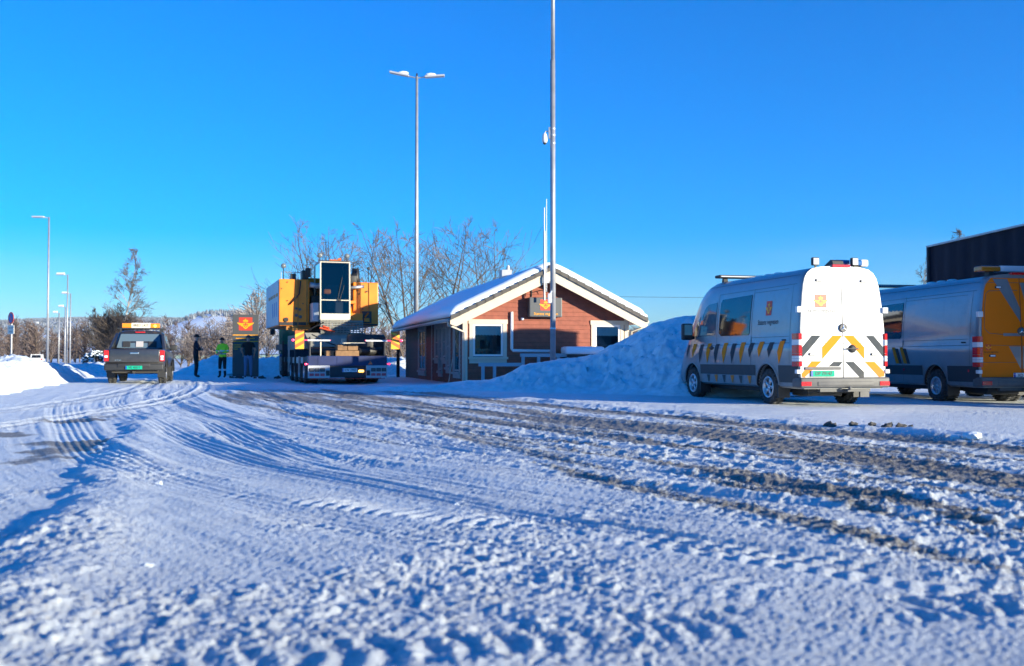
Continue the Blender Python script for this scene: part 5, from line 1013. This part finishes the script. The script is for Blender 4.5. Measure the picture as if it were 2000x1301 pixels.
# ------------------------------------------------------------------ cabin
HA = R(14.5)
def cabin():
    r = empty('cabin', (-1.66, 34.0, gz(0, 34)), HA); tag(r, 'red-brown boarded cabin with cream trim and snow-covered gable roof', 'cabin')
    W, LEN, EZ, PZ = 6.0, 13.6, 2.55, 4.04
    RB = mat('red_board', (.33, .095, .055), .75, var=.25, scale=5, bump=.12, bscale=30); CRM = mat('cream_trim', (.62, .53, .40), .6, var=.06, scale=4); DKI = mat('room_dark', (.02, .022, .025), .8)
    TRIMB = mat('grey_trim', (.42, .41, .39), .6, var=.1, scale=4); SIDEB = mat('brown_board', (.24, .095, .06), .8, var=.25, scale=5, bump=.12, bscale=30)
    GL = glass_mat('house_glass', (.95, 1, 1), .96)
    roof_z = lambda u: PZ - .30 - abs(u - W / 2) * (PZ - EZ) / (W / 2)
    # gable wall (local x along the gable, y into the house)
    b = MB(); b.prism([(0.02, -.3), (W - .02, -.3), (W - .02, roof_z(W) ), (W / 2, roof_z(W / 2)), (.02, roof_z(0))], .06, .2); gw = b.build('gable_wall', DKI, r)
    wins = [(.34, 1.40, .98, 2.10), (W - 1.26, W - .30, .98, 2.10)]
    pitch = .152; z = -.2; bm_cache = {}
    def plank(parent, segs, z0, z1, axis, m, face, cl=0.0, cr=0.0, lo=None, hi=None):
        for a, c in segs:
            if c - a < .03: continue
            p = MB(); a1 = a + (cl if a == lo else 0); c1 = c - (cr if c == hi else 0)
            if axis == 'x': p.add([(a, face - .030, z0), (c, face - .030, z0), (c1, face - .014, z1), (a1, face - .014, z1), (a, face + .012, z0), (c, face + .012, z0), (c1, face + .012, z1), (a1, face + .012, z1)], [(0, 1, 2, 3), (4, 7, 6, 5), (0, 4, 5, 1), (3, 2, 6, 7), (0, 3, 7, 4), (1, 5, 6, 2)])
            else: p.add([(face - .030, a, z0), (face - .030, c, z0), (face - .014, c, z1), (face - .014, a, z1), (face + .012, a, z0), (face + .012, c, z0), (face + .012, c, z1), (face + .012, a, z1)], [(0, 3, 2, 1), (4, 5, 6, 7), (0, 1, 5, 4), (3, 7, 6, 2), (0, 4, 7, 3), (1, 2, 6, 5)])
            p.build('plank', m, parent)
    def cutsegs(a, c, z0, z1, holes):
        segs = [(a, c)]
        for h0, h1, hz0, hz1 in holes:
            if z1 > hz0 + .02 and z0 < hz1 - .02:
                ns = []
                for s0, s1 in segs:
                    if h0 > s0: ns.append((s0, min(s1, h0)))
                    if h1 < s1: ns.append((max(s0, h1), s1))
                segs = [q for q in ns if q[1] > q[0]]
        return segs
    while z < PZ - .35:
        top = min(z + pitch - .006, 9); k = (W / 2) / (PZ - EZ); lim = max(0.0, W / 2 - max(0, (PZ - .20 - z)) * k); sh = min(W / 2 - lim, max(0.0, W / 2 - max(0, (PZ - .20 - top)) * k) - lim)
        if W - 2 * lim > .1: plank(gw, cutsegs(lim, W - lim, z, top, wins), z, top, 'x', RB, .05, sh, sh, lim, W - lim)
        z += pitch
    def window(parent, a, c, z0, z1, axis, face, trim, frame, cols=1, rows=1, sill=True, curtain=True):
        w_ = empty('window', (0, 0, 0)); w_.parent = parent
        def bx(mb, p, q, d0, d1, zz0, zz1):
            if axis == 'x': mb.box(p, q, face + d0, face + d1, zz0, zz1)
            else: mb.box(face + d0, face + d1, p, q, zz0, zz1)
        t = .13; b = MB(); bx(b, a - t, a, -.055, .02, z0 - .02, z1); bx(b, c, c + t, -.055, .02, z0 - .02, z1); bx(b, a - t - .03, c + t + .03, -.062, .02, z1, z1 + .15); b.build('casing', trim, w_)
        f = .07; b = MB(); bx(b, a, a + f, -.03, .02, z0, z1); bx(b, c - f, c, -.03, .02, z0, z1); bx(b, a + f, c - f, -.03, .02, z0, z0 + f); bx(b, a + f, c - f, -.03, .02, z1 - f, z1)
        for i in range(1, cols): xx = a + (c - a) * i / cols; bx(b, xx - .03, xx + .03, -.028, .02, z0 + f, z1 - f)
        b.build('frame', frame, w_)
        for j in range(1, rows):
            zz = z0 + (z1 - z0) * j / rows
            for i in range(cols): b = MB(); bx(b, a + (c - a) * i / cols + .035, a + (c - a) * (i + 1) / cols - .035, -.024, .015, zz - .02, zz + .02); b.build('glazing_bar', frame, w_)
        b = MB(); bx(b, a + f, c - f, -.008, -.004, z0 + f, z1 - f); b.build('pane', GL, w_)
        if sill: b = MB(); bx(b, a - t - .04, c + t + .04, -.10, .02, z0 - .10, z0 - .02); bx(b, a - t, c + t, -.05, .015, z0 - .24, z0 - .10); b.build('sill', trim, w_)
        if curtain:
            n = 24; v = []; cur = MB()
            for i in range(n + 1):
                xx = a + f + (c - a - 2 * f) * i / n; dd = .008 * math.sin(i * 1.9)
                for zz in (z1 - f - .30 - .02 * (i % 3), z1 - f): v.append((xx, face + .004 + dd * .3, zz) if axis == 'x' else (face + .004 + dd * .3, xx, zz))
            cur.add(v, [(2 * i, 2 * i + 2, 2 * i + 3, 2 * i + 1) for i in range(n)]); cur.build('curtain', mat('curtain', (.72, .72, .68), .8), w_)
        return w_
    WF = mat('white_frame', (.74, .72, .68), .5)
    window(gw, *wins[0], 'x', .05, CRM, WF); window(gw, *wins[1], 'x', .05, CRM, WF)
    b = MB(); b.box(-.02, .14, -.01, .06, -.3, 2.36); b.build('corner_board', CRM, gw); b = MB(); b.box(W - .14, W + .02, -.01, .06, -.3, 2.36); b.build('corner_board', CRM, gw)
    # side wall facing the road
    b = MB(); b.box(.06, .2, .2, LEN, -.3, 2.6); swl = b.build('side_wall', DKI, r)
    sw = [(.75, 1.75, .45, 2.06), (2.55, 3.15, .60, 2.12), (3.30, 3.95, .95, 2.12), (4.15, 4.75, .45, 2.12), (4.9, 5.6, .95, 2.12), (7.9, 9.6, .42, 2.1)]
    z = -.2
    while z < 2.35:
        plank(swl, cutsegs(.12, LEN, z, z + pitch - .006, sw), z, z + pitch - .006, 'y', SIDEB, .05); z += pitch
    for q, (a, c, z0, z1) in enumerate(sw): window(swl, a, c, z0, z1, 'y', .05, TRIMB, TRIMB, 2 if q else 1, 1 if q == 0 else (3 if q == 5 else 2), True, False)
    b = MB(); b.box(.0, .06, .1, .26, -.3, 2.4); b.box(.0, .06, 6.3, 6.42, -.3, 2.35); b.build('corner_board', TRIMB, swl)
    b = MB(); b.box(W - .2, W - .06, .2, LEN, -.3, 2.6); b.box(.2, W - .2, LEN - .15, LEN, -.3, 2.6); b.prism([(0.02, 2.5), (W - .02, 2.5), (W / 2, roof_z(W / 2))], LEN - .12, LEN - .02); b.build('other_walls', SIDEB, r)
    # roof: two slabs, fascia, rake tiles
    OV, RK = .50, .46; sl = (PZ - EZ) / (W / 2); an = math.atan(sl); rf = empty('roof', (0, 0, 0)); rf.parent = r
    RT = mat('roof_tile', (.10, .09, .08), .7, var=.35, scale=4)
    for sgn in (-1, 1):
        ue = W / 2 + sgn * (W / 2 + OV); ze = EZ - OV * sl; 
        b = MB(); b.prism([(W / 2, PZ - .02), (ue, ze - .02), (ue, ze - .12), (W / 2, PZ - .13)], -RK + .03, LEN + .4); b.build('roof_slab', TRIMB, rf)
        b = MB(); b.prism([(W / 2, PZ - .03), (ue + sgn * .05, ze - .03 - .05 * sl), (ue + sgn * .05, ze - .24), (ue - sgn * .15, ze - .32), (W / 2, PZ - .44)], -RK - .02, -RK + .028); b.build('fascia', CRM, rf)
        b = MB(); b.prism([(W / 2, PZ - .14), (ue - sgn * .06, ze - .13), (ue - sgn * .06, ze - .17), (W / 2, PZ - .18)], -RK + .03, .04); b.build('soffit', TRIMB, rf)
        n = 12
        for k in range(n):
            t0, t1 = k / n, (k + 1) / n; u0 = W / 2 + (ue - W / 2) * t0; u1 = W / 2 + (ue - W / 2) * (t1 + .012); z0_ = PZ + (ze - PZ) * t0; z1_ = PZ + (ze - PZ) * (t1 + .012)
            b = MB(); b.prism([(u0, z0_ + .03), (u1, z1_ + .07), (u1, z1_ - .085), (u0, z0_ - .095)], -RK - .085, -RK + .22); b.build('roof_tile', RT, rf)
        b = MB(); ug = ue + sgn * .07; b.tube([(ug, -RK + .05, ze - .10), (ug, LEN + .4, ze - .10)], .062, 10); b.build('gutter', TRIMB if sgn < 0 else CRM, rf, True)
        b = MB(); x_ = .10 if sgn < 0 else W + .0; b.tube([(ug, -.25, ze - .14), (ug, -.2, ze - .26), (x_ - .0 * sgn + sgn * .06, .0, ze - .50), (x_ + sgn * .06, .02, -.2)] if sgn < 0 else [(ug, -.25, ze - .14), (ug, -.25, ze - .24), (W + .10, -.05, ze - .44), (W + .10, -.02, -.2)], .042, 10); b.build('downpipe', CRM, rf, True)
    b = MB(); b.box(W / 2 - .10, W / 2 + .10, -RK - .08, -RK + .2, PZ - .08, PZ + .09, bev=.02); b.build('ridge_cap', RT, rf)
    b = MB(); b.box(W / 2 - .55, W / 2 - .15, 4.4, 4.9, PZ - .3, PZ + .34); b.tube([(W / 2 - .25, 4.65, PZ + .3), (W / 2 - .25, 4.65, PZ + .52)], .06, 8); b.build('chimney', GALV, rf)
    # porch post at the far end
    b = MB(); b.box(-.42, -.28, LEN - .2, LEN - .06, -.2, 2.3); b.build('porch_post', BLACKPL, r)
    # signs and small fittings
    b = MB(); b.tube([(1.70, -.02, 2.52), (1.70, -.02, 1.24), (1.74, -.02, 1.18), (3.2, -.02, 1.16)], .055, 8); b.build('white_pipe', mat('white_pipe', (.75, .75, .73), .5), r, True)
    b = MB(); b.lathe([(-.03, .05), (-.08, .055), (-.10, .03)], 12, 'y', (2.08, .03, 2.28)); b.build('outdoor_lamp', CLEARL, r, True)
    b = MB(); b.tube([(2.42, .0, 3.6), (2.42, .0, 3.05)], .02, 6); b.tube([(2.42, .0, 3.2), (2.75, -.1, 3.28), (2.9, -.2, 3.2)], .014, 5); b.build('cable', BLACKPL, r)
    # ramp rail under the windows
    b = MB()
    b.box(.40, 1.95, -.62, -.56, .64, .76); b.box(1.85, 3.9, -.62, -.56, .96, 1.08)
    for x_ in (.55, .95, 1.95, 2.5, 3.2, 3.85): b.box(x_ - .05, x_ + .05, -.63, -.55, -.3, .64 if x_ < 1.9 else .96)
    b.build('ramp_railing', mat('rail_grey_blue', (.30, .38, .42), .6), r)
    return r
cab_root = cabin()
def on_cabin(name, fn):
    return fn
# roof snow: its own thing lying on the roof
def roof_snow():
    W, LEN, EZ, PZ, OV, RK = 6.0, 13.6, 2.55, 4.04, .50, .46
    sl = (PZ - EZ) / (W / 2); nu, nv = 64, 100; v = []; us = np.linspace(-OV - .05, W + OV + .05, nu); ys = np.linspace(-RK + .03, LEN + .42, nv)
    U, Y = np.meshgrid(us, ys, indexing='ij'); e = np.minimum(np.minimum(U + OV + .05, W + OV + .05 - U) / .25, np.minimum(Y + RK - .03, LEN + .42 - Y) / .16); e = np.clip(e, 0, 1); rd = np.sqrt(1 - (1 - e) ** 2)
    th = (.12 + .05 * fbm(U * .7, Y * .5, 3)) * rd; ridge = np.sqrt((U - W / 2) ** 2 + .25 ** 2) - .25 + .0
    Zb = PZ - np.abs(U - W / 2) * sl + .03; Zt = PZ + .03 - ridge * sl + th + .02
    Zt = np.maximum(Zt, Zb + .005)
    co = np.concatenate([np.stack([U, Y, Zt], -1).reshape(-1, 3), np.stack([U, Y, Zb], -1).reshape(-1, 3)]); n = nu * nv
    idx = np.arange(n).reshape(nu, nv); q = np.stack([idx[:-1, :-1], idx[1:, :-1], idx[1:, 1:], idx[:-1, 1:]], -1).reshape(-1, 4); f = q.tolist() + (q[:, ::-1] + n).tolist()
    rim = list(idx[:, 0]) + list(idx[-1, 1:]) + list(idx[-2::-1, -1]) + list(idx[0, -2:0:-1]); f += [(int(rim[i]), int(rim[(i + 1) % len(rim)]), int(rim[(i + 1) % len(rim)]) + n, int(rim[i]) + n) for i in range(len(rim))]
    mb = MB(); mb.add(co.tolist(), f); o = mb.build('roof_snow', SMOOTHSNOW, None, False); o.data.polygons.foreach_set('use_smooth', [True] * len(o.data.polygons))
    o.location = (-1.66, 34.0, gz(0, 34)); o.rotation_euler = (0, 0, HA); tag(o, 'thick smooth snow blanket lying on the cabin roof', 'snow')
roof_snow()
def cab_thing(name, label, cat):
    e = empty(name, (-1.66, 34.0, gz(0, 34)), HA); tag(e, label, cat); return e
s = cab_thing('agency_sign', 'dark grey box sign with red emblem on the cabin gable', 'sign')
b = MB(); b.box(2.26, 3.44, -.30, .0, 2.34, 3.02, bev=.03); bx_ = b.build('sign_box', mat('sign_grey', (.075, .08, .082), .5), s)
emblem(.19, lambda u, v, e=0.0: Vector((2.84 + u, -.305 - e, 2.76 + v)), s)
text_mesh('lettering', 'Statens vegvesen', .135, GOLD, lambda u, v: Vector((2.85 + u, -.305, 2.45 + v)), s, bold=.006, sx=.95)
s = cab_thing('snowy_box', 'low dark box with a thick snow cap beside the cabin gable', 'box')
b = MB(); b.box(3.5, 4.75, -.75, -.15, -.2, 1.05); b.build('box_body', BLACKPL, s)
b = MB(); b.box(3.42, 4.83, -.82, -.10, 1.05, 1.32, bev=.1); b.build('snow_cap', SMOOTHSNOW, s, True)
s = cab_thing('leaning_stick', 'thin pale stick leaning against the cabin side wall', 'stick'); b = MB(); b.tube([(-.35, .9, 0), (-.02, 1.25, 1.55)], .016, 6); b.build('rod', CRM if False else mat('pale_rod', (.5, .45, .38), .7), s)
s = cab_thing('antenna', 'thin double antenna mast rising from the gable peak', 'antenna')
b = MB(); b.tube([(2.72, -.55, 2.9), (2.72, -.55, 5.3)], .035, 8); b.tube([(2.72, -.55, 5.3), (2.72, -.55, 6.1)], .018, 8); b.build('mast', GALV, s); b = MB(); b.tube([(2.80, -.55, 3.2), (2.80, -.55, 6.4)], .014, 6); b.build('whip', PLATEW, s); b = MB(); b.box(2.66, 2.9, -.56, -.44, 3.5, 3.7); b.build('bracket', GALV, s)

# ------------------------------------------------------------------ poles, lamps, signs
def mast_double():
    x, y = at(813, 0, 51.5); r = empty('light_mast', (x, y, 0)); tag(r, 'very tall light mast with two snow-topped lamp arms behind the cabin', 'light mast')
    b = MB(); b.tube([(0, 0, -.3), (0, 0, 8), (.0, 0, 15.6)], [.13, .10, .065], 14); b.build('pole', GALV, r, True)
    for sgn, dx, dz in ((-1, 1.35, .28), (1, 1.35, .10)):
        b = MB(); b.tube([(0, 0, 15.5), (sgn * .45, 0, 15.55 + dz * .2)], .035, 8); a = b.build('arm', GALV, r)
        ang = math.atan2(dz, dx); b = MB(); b.box(.42, 1.45, -.16, .16, -.04, .05, bev=.02); 
        for i, q in enumerate(b.v): b.v[i] = (sgn * (q[0] * math.cos(ang) - q[2] * math.sin(ang)), q[1], 15.52 + q[0] * math.sin(ang) + q[2] * math.cos(ang))
        b.build('lamp_head', mat('lamp_grey', (.4, .41, .42), .5), a)
        b = MB(); b.lathe([(-.28, .02), (-.2, .08), (0, .11), (.2, .08), (.28, .02)], 12, 'x', (sgn * .72, 0, 15.56 + .72 * math.tan(ang) + .06)); b.build('snow_lump', SNOW, a, True)
    b = MB(); b.box(-.04, .04, -.04, .04, 15.55, 15.75); b.build('sensor', BLACKPL, r)
mast_double()
def camera_mast():
    x, y = at(1080, 0, 30.8); r = empty('camera_mast', (x, y, gz(x, y))); tag(r, 'tall steel mast with dome camera in front of the cabin gable', 'mast')
    b = MB(); b.tube([(0, 0, -.3), (0, 0, 10.2)], [.088, .078], 16); b.tube([(.005, 0, 10.2), (.02, 0, 16)], [.066, .05], 16); b.build('pole', GALV, r, True)
    b = MB(); b.tube([(-.08, 0, 7.98), (-.22, 0, 7.98), (-.25, 0, 7.9)], .02, 8); b.box(-.13, -.07, -.05, .05, 7.75, 8.1); cm = b.build('camera_bracket', GALV, r)
    b = MB(); b.lathe([(7.60, .03), (7.62, .06), (7.68, .09), (7.86, .075), (7.93, .03)], 16, 'z', (-.25, 0, 0)); b.build('dome_camera', WHITEP, cm, True); b = MB(); b.lathe([(7.56, .01), (7.58, .045), (7.625, .06)], 14, 'z', (-.25, 0, 0)); b.build('camera_dome', BLACKPL, cm, True)
    for z in (8.05, 7.85, 7.6): b = MB(); b.lathe([(z - .02, .087), (z + .02, .087)], 16, 'z'); b.build('clamp', GALV, r)
    b = MB(); b.box(-.16, -.05, -.12, .02, 2.62, 2.92, bev=.02); b.tube([(-.1, -.05, 2.9), (-.04, -.08, 3.0)], .03, 8); b.build('junction_box', PLATEW, r)
    b = MB(); b.lathe([(1.82, .092), (1.87, .092)], 16, 'z'); b.build('clamp', PLATEW, r)
camera_mast()
def road_lamp(x, y, H, arm, label, snow=True):
    r = empty('street_lamp', (x, y, 0)); tag(r, label, 'street lamp', 'street lamps along the far road'); k = max(1, y / 90)
    b = MB(); b.tube([(0, 0, -.5), (0, 0, H)], [.075 * k, .05 * k], 10); b.build('pole', GALV, r, True)
    b = MB(); b.tube([(0, 0, H - .05), (-arm, 0, H)], .03 * k, 6); b.box(-arm - .45, -arm + .25, -.14, .14, H - .04, H + .06 * k, bev=.02); b.build('lamp_head', M['lamp_grey'], r)
    if snow and y > 70: b = MB(); b.box(-arm - .42, -arm + .22, -.13, .13, H + .05 * k, H + .17 * k, bev=.04); b.build('snow_lump', SNOW, r)
x, y = at(93, 0, 60); road_lamp(x, y, 9.45, .55, 'tallest street lamp with plain bare arm beside the round parking sign')
for px, py, lab in ((131, 536, 'street lamp just beyond the tallest roadside one'), (137, 573, 'third street lamp along the far road'), (127, 599, 'fourth street lamp along the far road, its head beside the third pole'), (115, 611, 'street lamp standing apart over the white car'), (77, 632, 'small far street lamp beside the white car'), (55, 641, 'tiny far street lamp just past the parking sign'), (4, 650, 'street lamp ending the row, beyond the parking sign')):
    Z = (8.0 - .9) * 1944 / (700 - py); x, y = at(px, 0, Z); road_lamp(x, y, 8.0, .5, lab)
def parking_sign():
    x, y = at(22.5, 0, 54.5); r = empty('parking_sign', (x, y, 0)); tag(r, 'round blue and red no-parking sign with white plate on a post', 'sign'); r.rotation_euler = (0, 0, R(-38))
    b = MB(); b.tube([(0, 0, -.2), (0, 0, 2.95)], .045, 10); b.build('post', GALV, r)
    b = MB(); b.lathe([(-.05, .325), (-.03, .325)], 32, 'y', (0, 0, 3.12)); d = b.build('sign_disc', RED, r); b = MB(); b.lathe([(-.056, .25), (-.05, .25)], 28, 'y', (0, 0, 3.12)); b.build('blue_field', PLATEB, d)
    patch('slash', [strip((-.19, .19), (.19, -.19), .06)], RED, lambda u, v: Vector((u, -.060, 3.12 + v)), d)
    b = MB(); b.box(-.36, .36, -.05, -.03, 2.24, 2.72); p_ = b.build('text_plate', mat('plate_cream', (.68, .65, .55), .5), r)
    text_mesh('lettering', 'Gjelder hele', .115, INK, lambda u, v: Vector((u, -.053, 2.58 + v)), p_, sx=.85); text_mesh('lettering', 'plassen', .115, INK, lambda u, v: Vector((u, -.053, 2.38 + v)), p_)
parking_sign()
def pylon():
    x, y = at(480, 0, 47.5); r = empty('entrance_sign', (x, y, 0), R(10)); tag(r, 'upright dark grey entrance sign with red emblem behind the people', 'sign')
    b = MB(); b.box(-.60, .60, -.12, .12, -.3, 3.0, bev=.02); p_ = b.build('sign_body', mat('pylon_grey', (.07, .072, .07), .5), r)
    emblem(.31, lambda u, v, e=0.0: Vector((u, -.125 - e, 2.55 + v)), r)
    for z, x0, x1 in ((2.02, -.59, .59), (1.86, -.45, .42), (1.72, -.59, .59), (1.55, -.55, -.2), (1.45, -.55, .1), (1.35, -.55, -.35)):
        b = MB(); b.box(x0, x1, -.126, -.122, z - .018, z + .018); b.build('text_line', GOLD, p_)
pylon()
def far_car():
    x, y = at(71, 0, 150); r = empty('white_car', (x, y, -.1), R(20)); tag(r, 'small white car parked by the far road', 'car')
    b = MB(); b.box(-.88, .88, 0, 4.2, .35, 1.0, bev=.12); b.prismx([(.05, .95), (.45, 1.62), (2.3, 1.66), (3.1, .98)], -.78, .78); b.build('body', WHITEP, r)
    b = MB(); b.add([(-.66, .1, 1.08), (.66, .1, 1.08), (.58, .36, 1.52), (-.58, .36, 1.52)], [(0, 1, 2, 3)]); b.build('rear_window', VGLASS, r)
    for s_ in (-1, 1):
        for yy in (.8, 3.3): b = MB(); b.lathe([(-.1, .32), (.1, .32)], 16, 'x', (s_ * .8, yy, .32)); b.build('wheel', RUBBER, r)
        b = MB(); b.box(s_ * .75 - .1, s_ * .75 + .1, -.02, .05, .75, .98); b.build('tail_lamp', REDL, r)
far_car()
# overhead wire on the far side of the cabin
b = MB(); pts = [(6 + i * 7, 88 - i * .6, 6.4 - .5 * math.sin(math.pi * i / 14)) for i in range(15)]; b.tube(pts, .014, 4)
o = b.build('power_line', BLACKPL); tag(o, 'thin overhead wire strung beyond the cabin', 'wire')
# loose snow clods and grit lumps on the ground
def clods():
    rg = random.Random(9); protos = []
    for k in range(4):
        bm = bmesh.new(); bmesh.ops.create_icosphere(bm, subdivisions=2, radius=1)
        for q in bm.verts: q.co *= 1 + rg.gauss(0, .22); q.co.z *= .6
        me = bpy.data.meshes.new('snow_clod'); bm.to_mesh(me); bm.free(); protos.append(me)
    for me in protos[:3]: me.materials.append(SNOW)
    protos[3].materials.append(mat('dirty_snow', (.10, .09, .08), .8, var=.4, scale=9))
    spots = [(-2.55, 7.2, .032, 1), (-.35, 6.3, .02, 2), (5.35, 11.6, .09, 0), (5.22, 11.75, .06, 2), (-1.6, 4.4, .022, 1)] + [(4.35 + i * .17 + rg.gauss(0, .05), 13.9 - i * .12 + rg.gauss(0, .08), rg.uniform(.05, .10), 3) for i in range(7)] + [(x_ + rg.gauss(0, .5), 43.3 + rg.gauss(0, .2), rg.uniform(.08, .18), 3) for x_ in np.linspace(-12.2, -8.6, 12)]
    for x_, y_, s_, k in spots:
        o = bpy.data.objects.new('snow_clod', protos[k]); C.objects.link(o); z_ = float(ground_fields(np.array([x_, CA[0][0], CC[0][0]]), np.array([y_, 3., 3.]))[0][0])
        o.location = (x_, y_, z_ + s_ * .12); o.scale = (s_, s_, s_); o.rotation_euler = (0, 0, rg.uniform(0, 6))
        if k == 3 and y_ < 20: tag(o, 'dark dirty snow lump on the gritty lane behind the chevron van', 'snow lump', 'dirty lumps by the lane')
        elif k == 3: tag(o, 'dark lump of dirty snow on the ground at the people\'s feet', 'snow lump', 'dirty lumps near the people')
        else: tag(o, 'loose white snow clod lying on the trampled snow', 'snow lump', 'loose snow clods')
clods()

# air: thin haze between the camera and the far hills
b = MB(); b.box(-7400, 5400, -60, 9900, -70, 345); hz_ = b.build('haze', [])
hm = bpy.data.materials.new('haze'); hm.use_nodes = True; hn = hm.node_tree; hn.nodes.clear(); ho = hn.nodes.new('ShaderNodeOutputMaterial'); hv = hn.nodes.new('ShaderNodeVolumePrincipled')
hv.inputs['Color'].default_value = (.80, .88, .95, 1); hv.inputs['Density'].default_value = 0.00004; hv.inputs['Anisotropy'].default_value = 0.1
hn.links.new(hv.outputs[0], ho.inputs['Volume']); hz_.data.materials.append(hm); tag(hz_, 'thin pale haze in front of the distant hills', 'haze', kind='stuff')
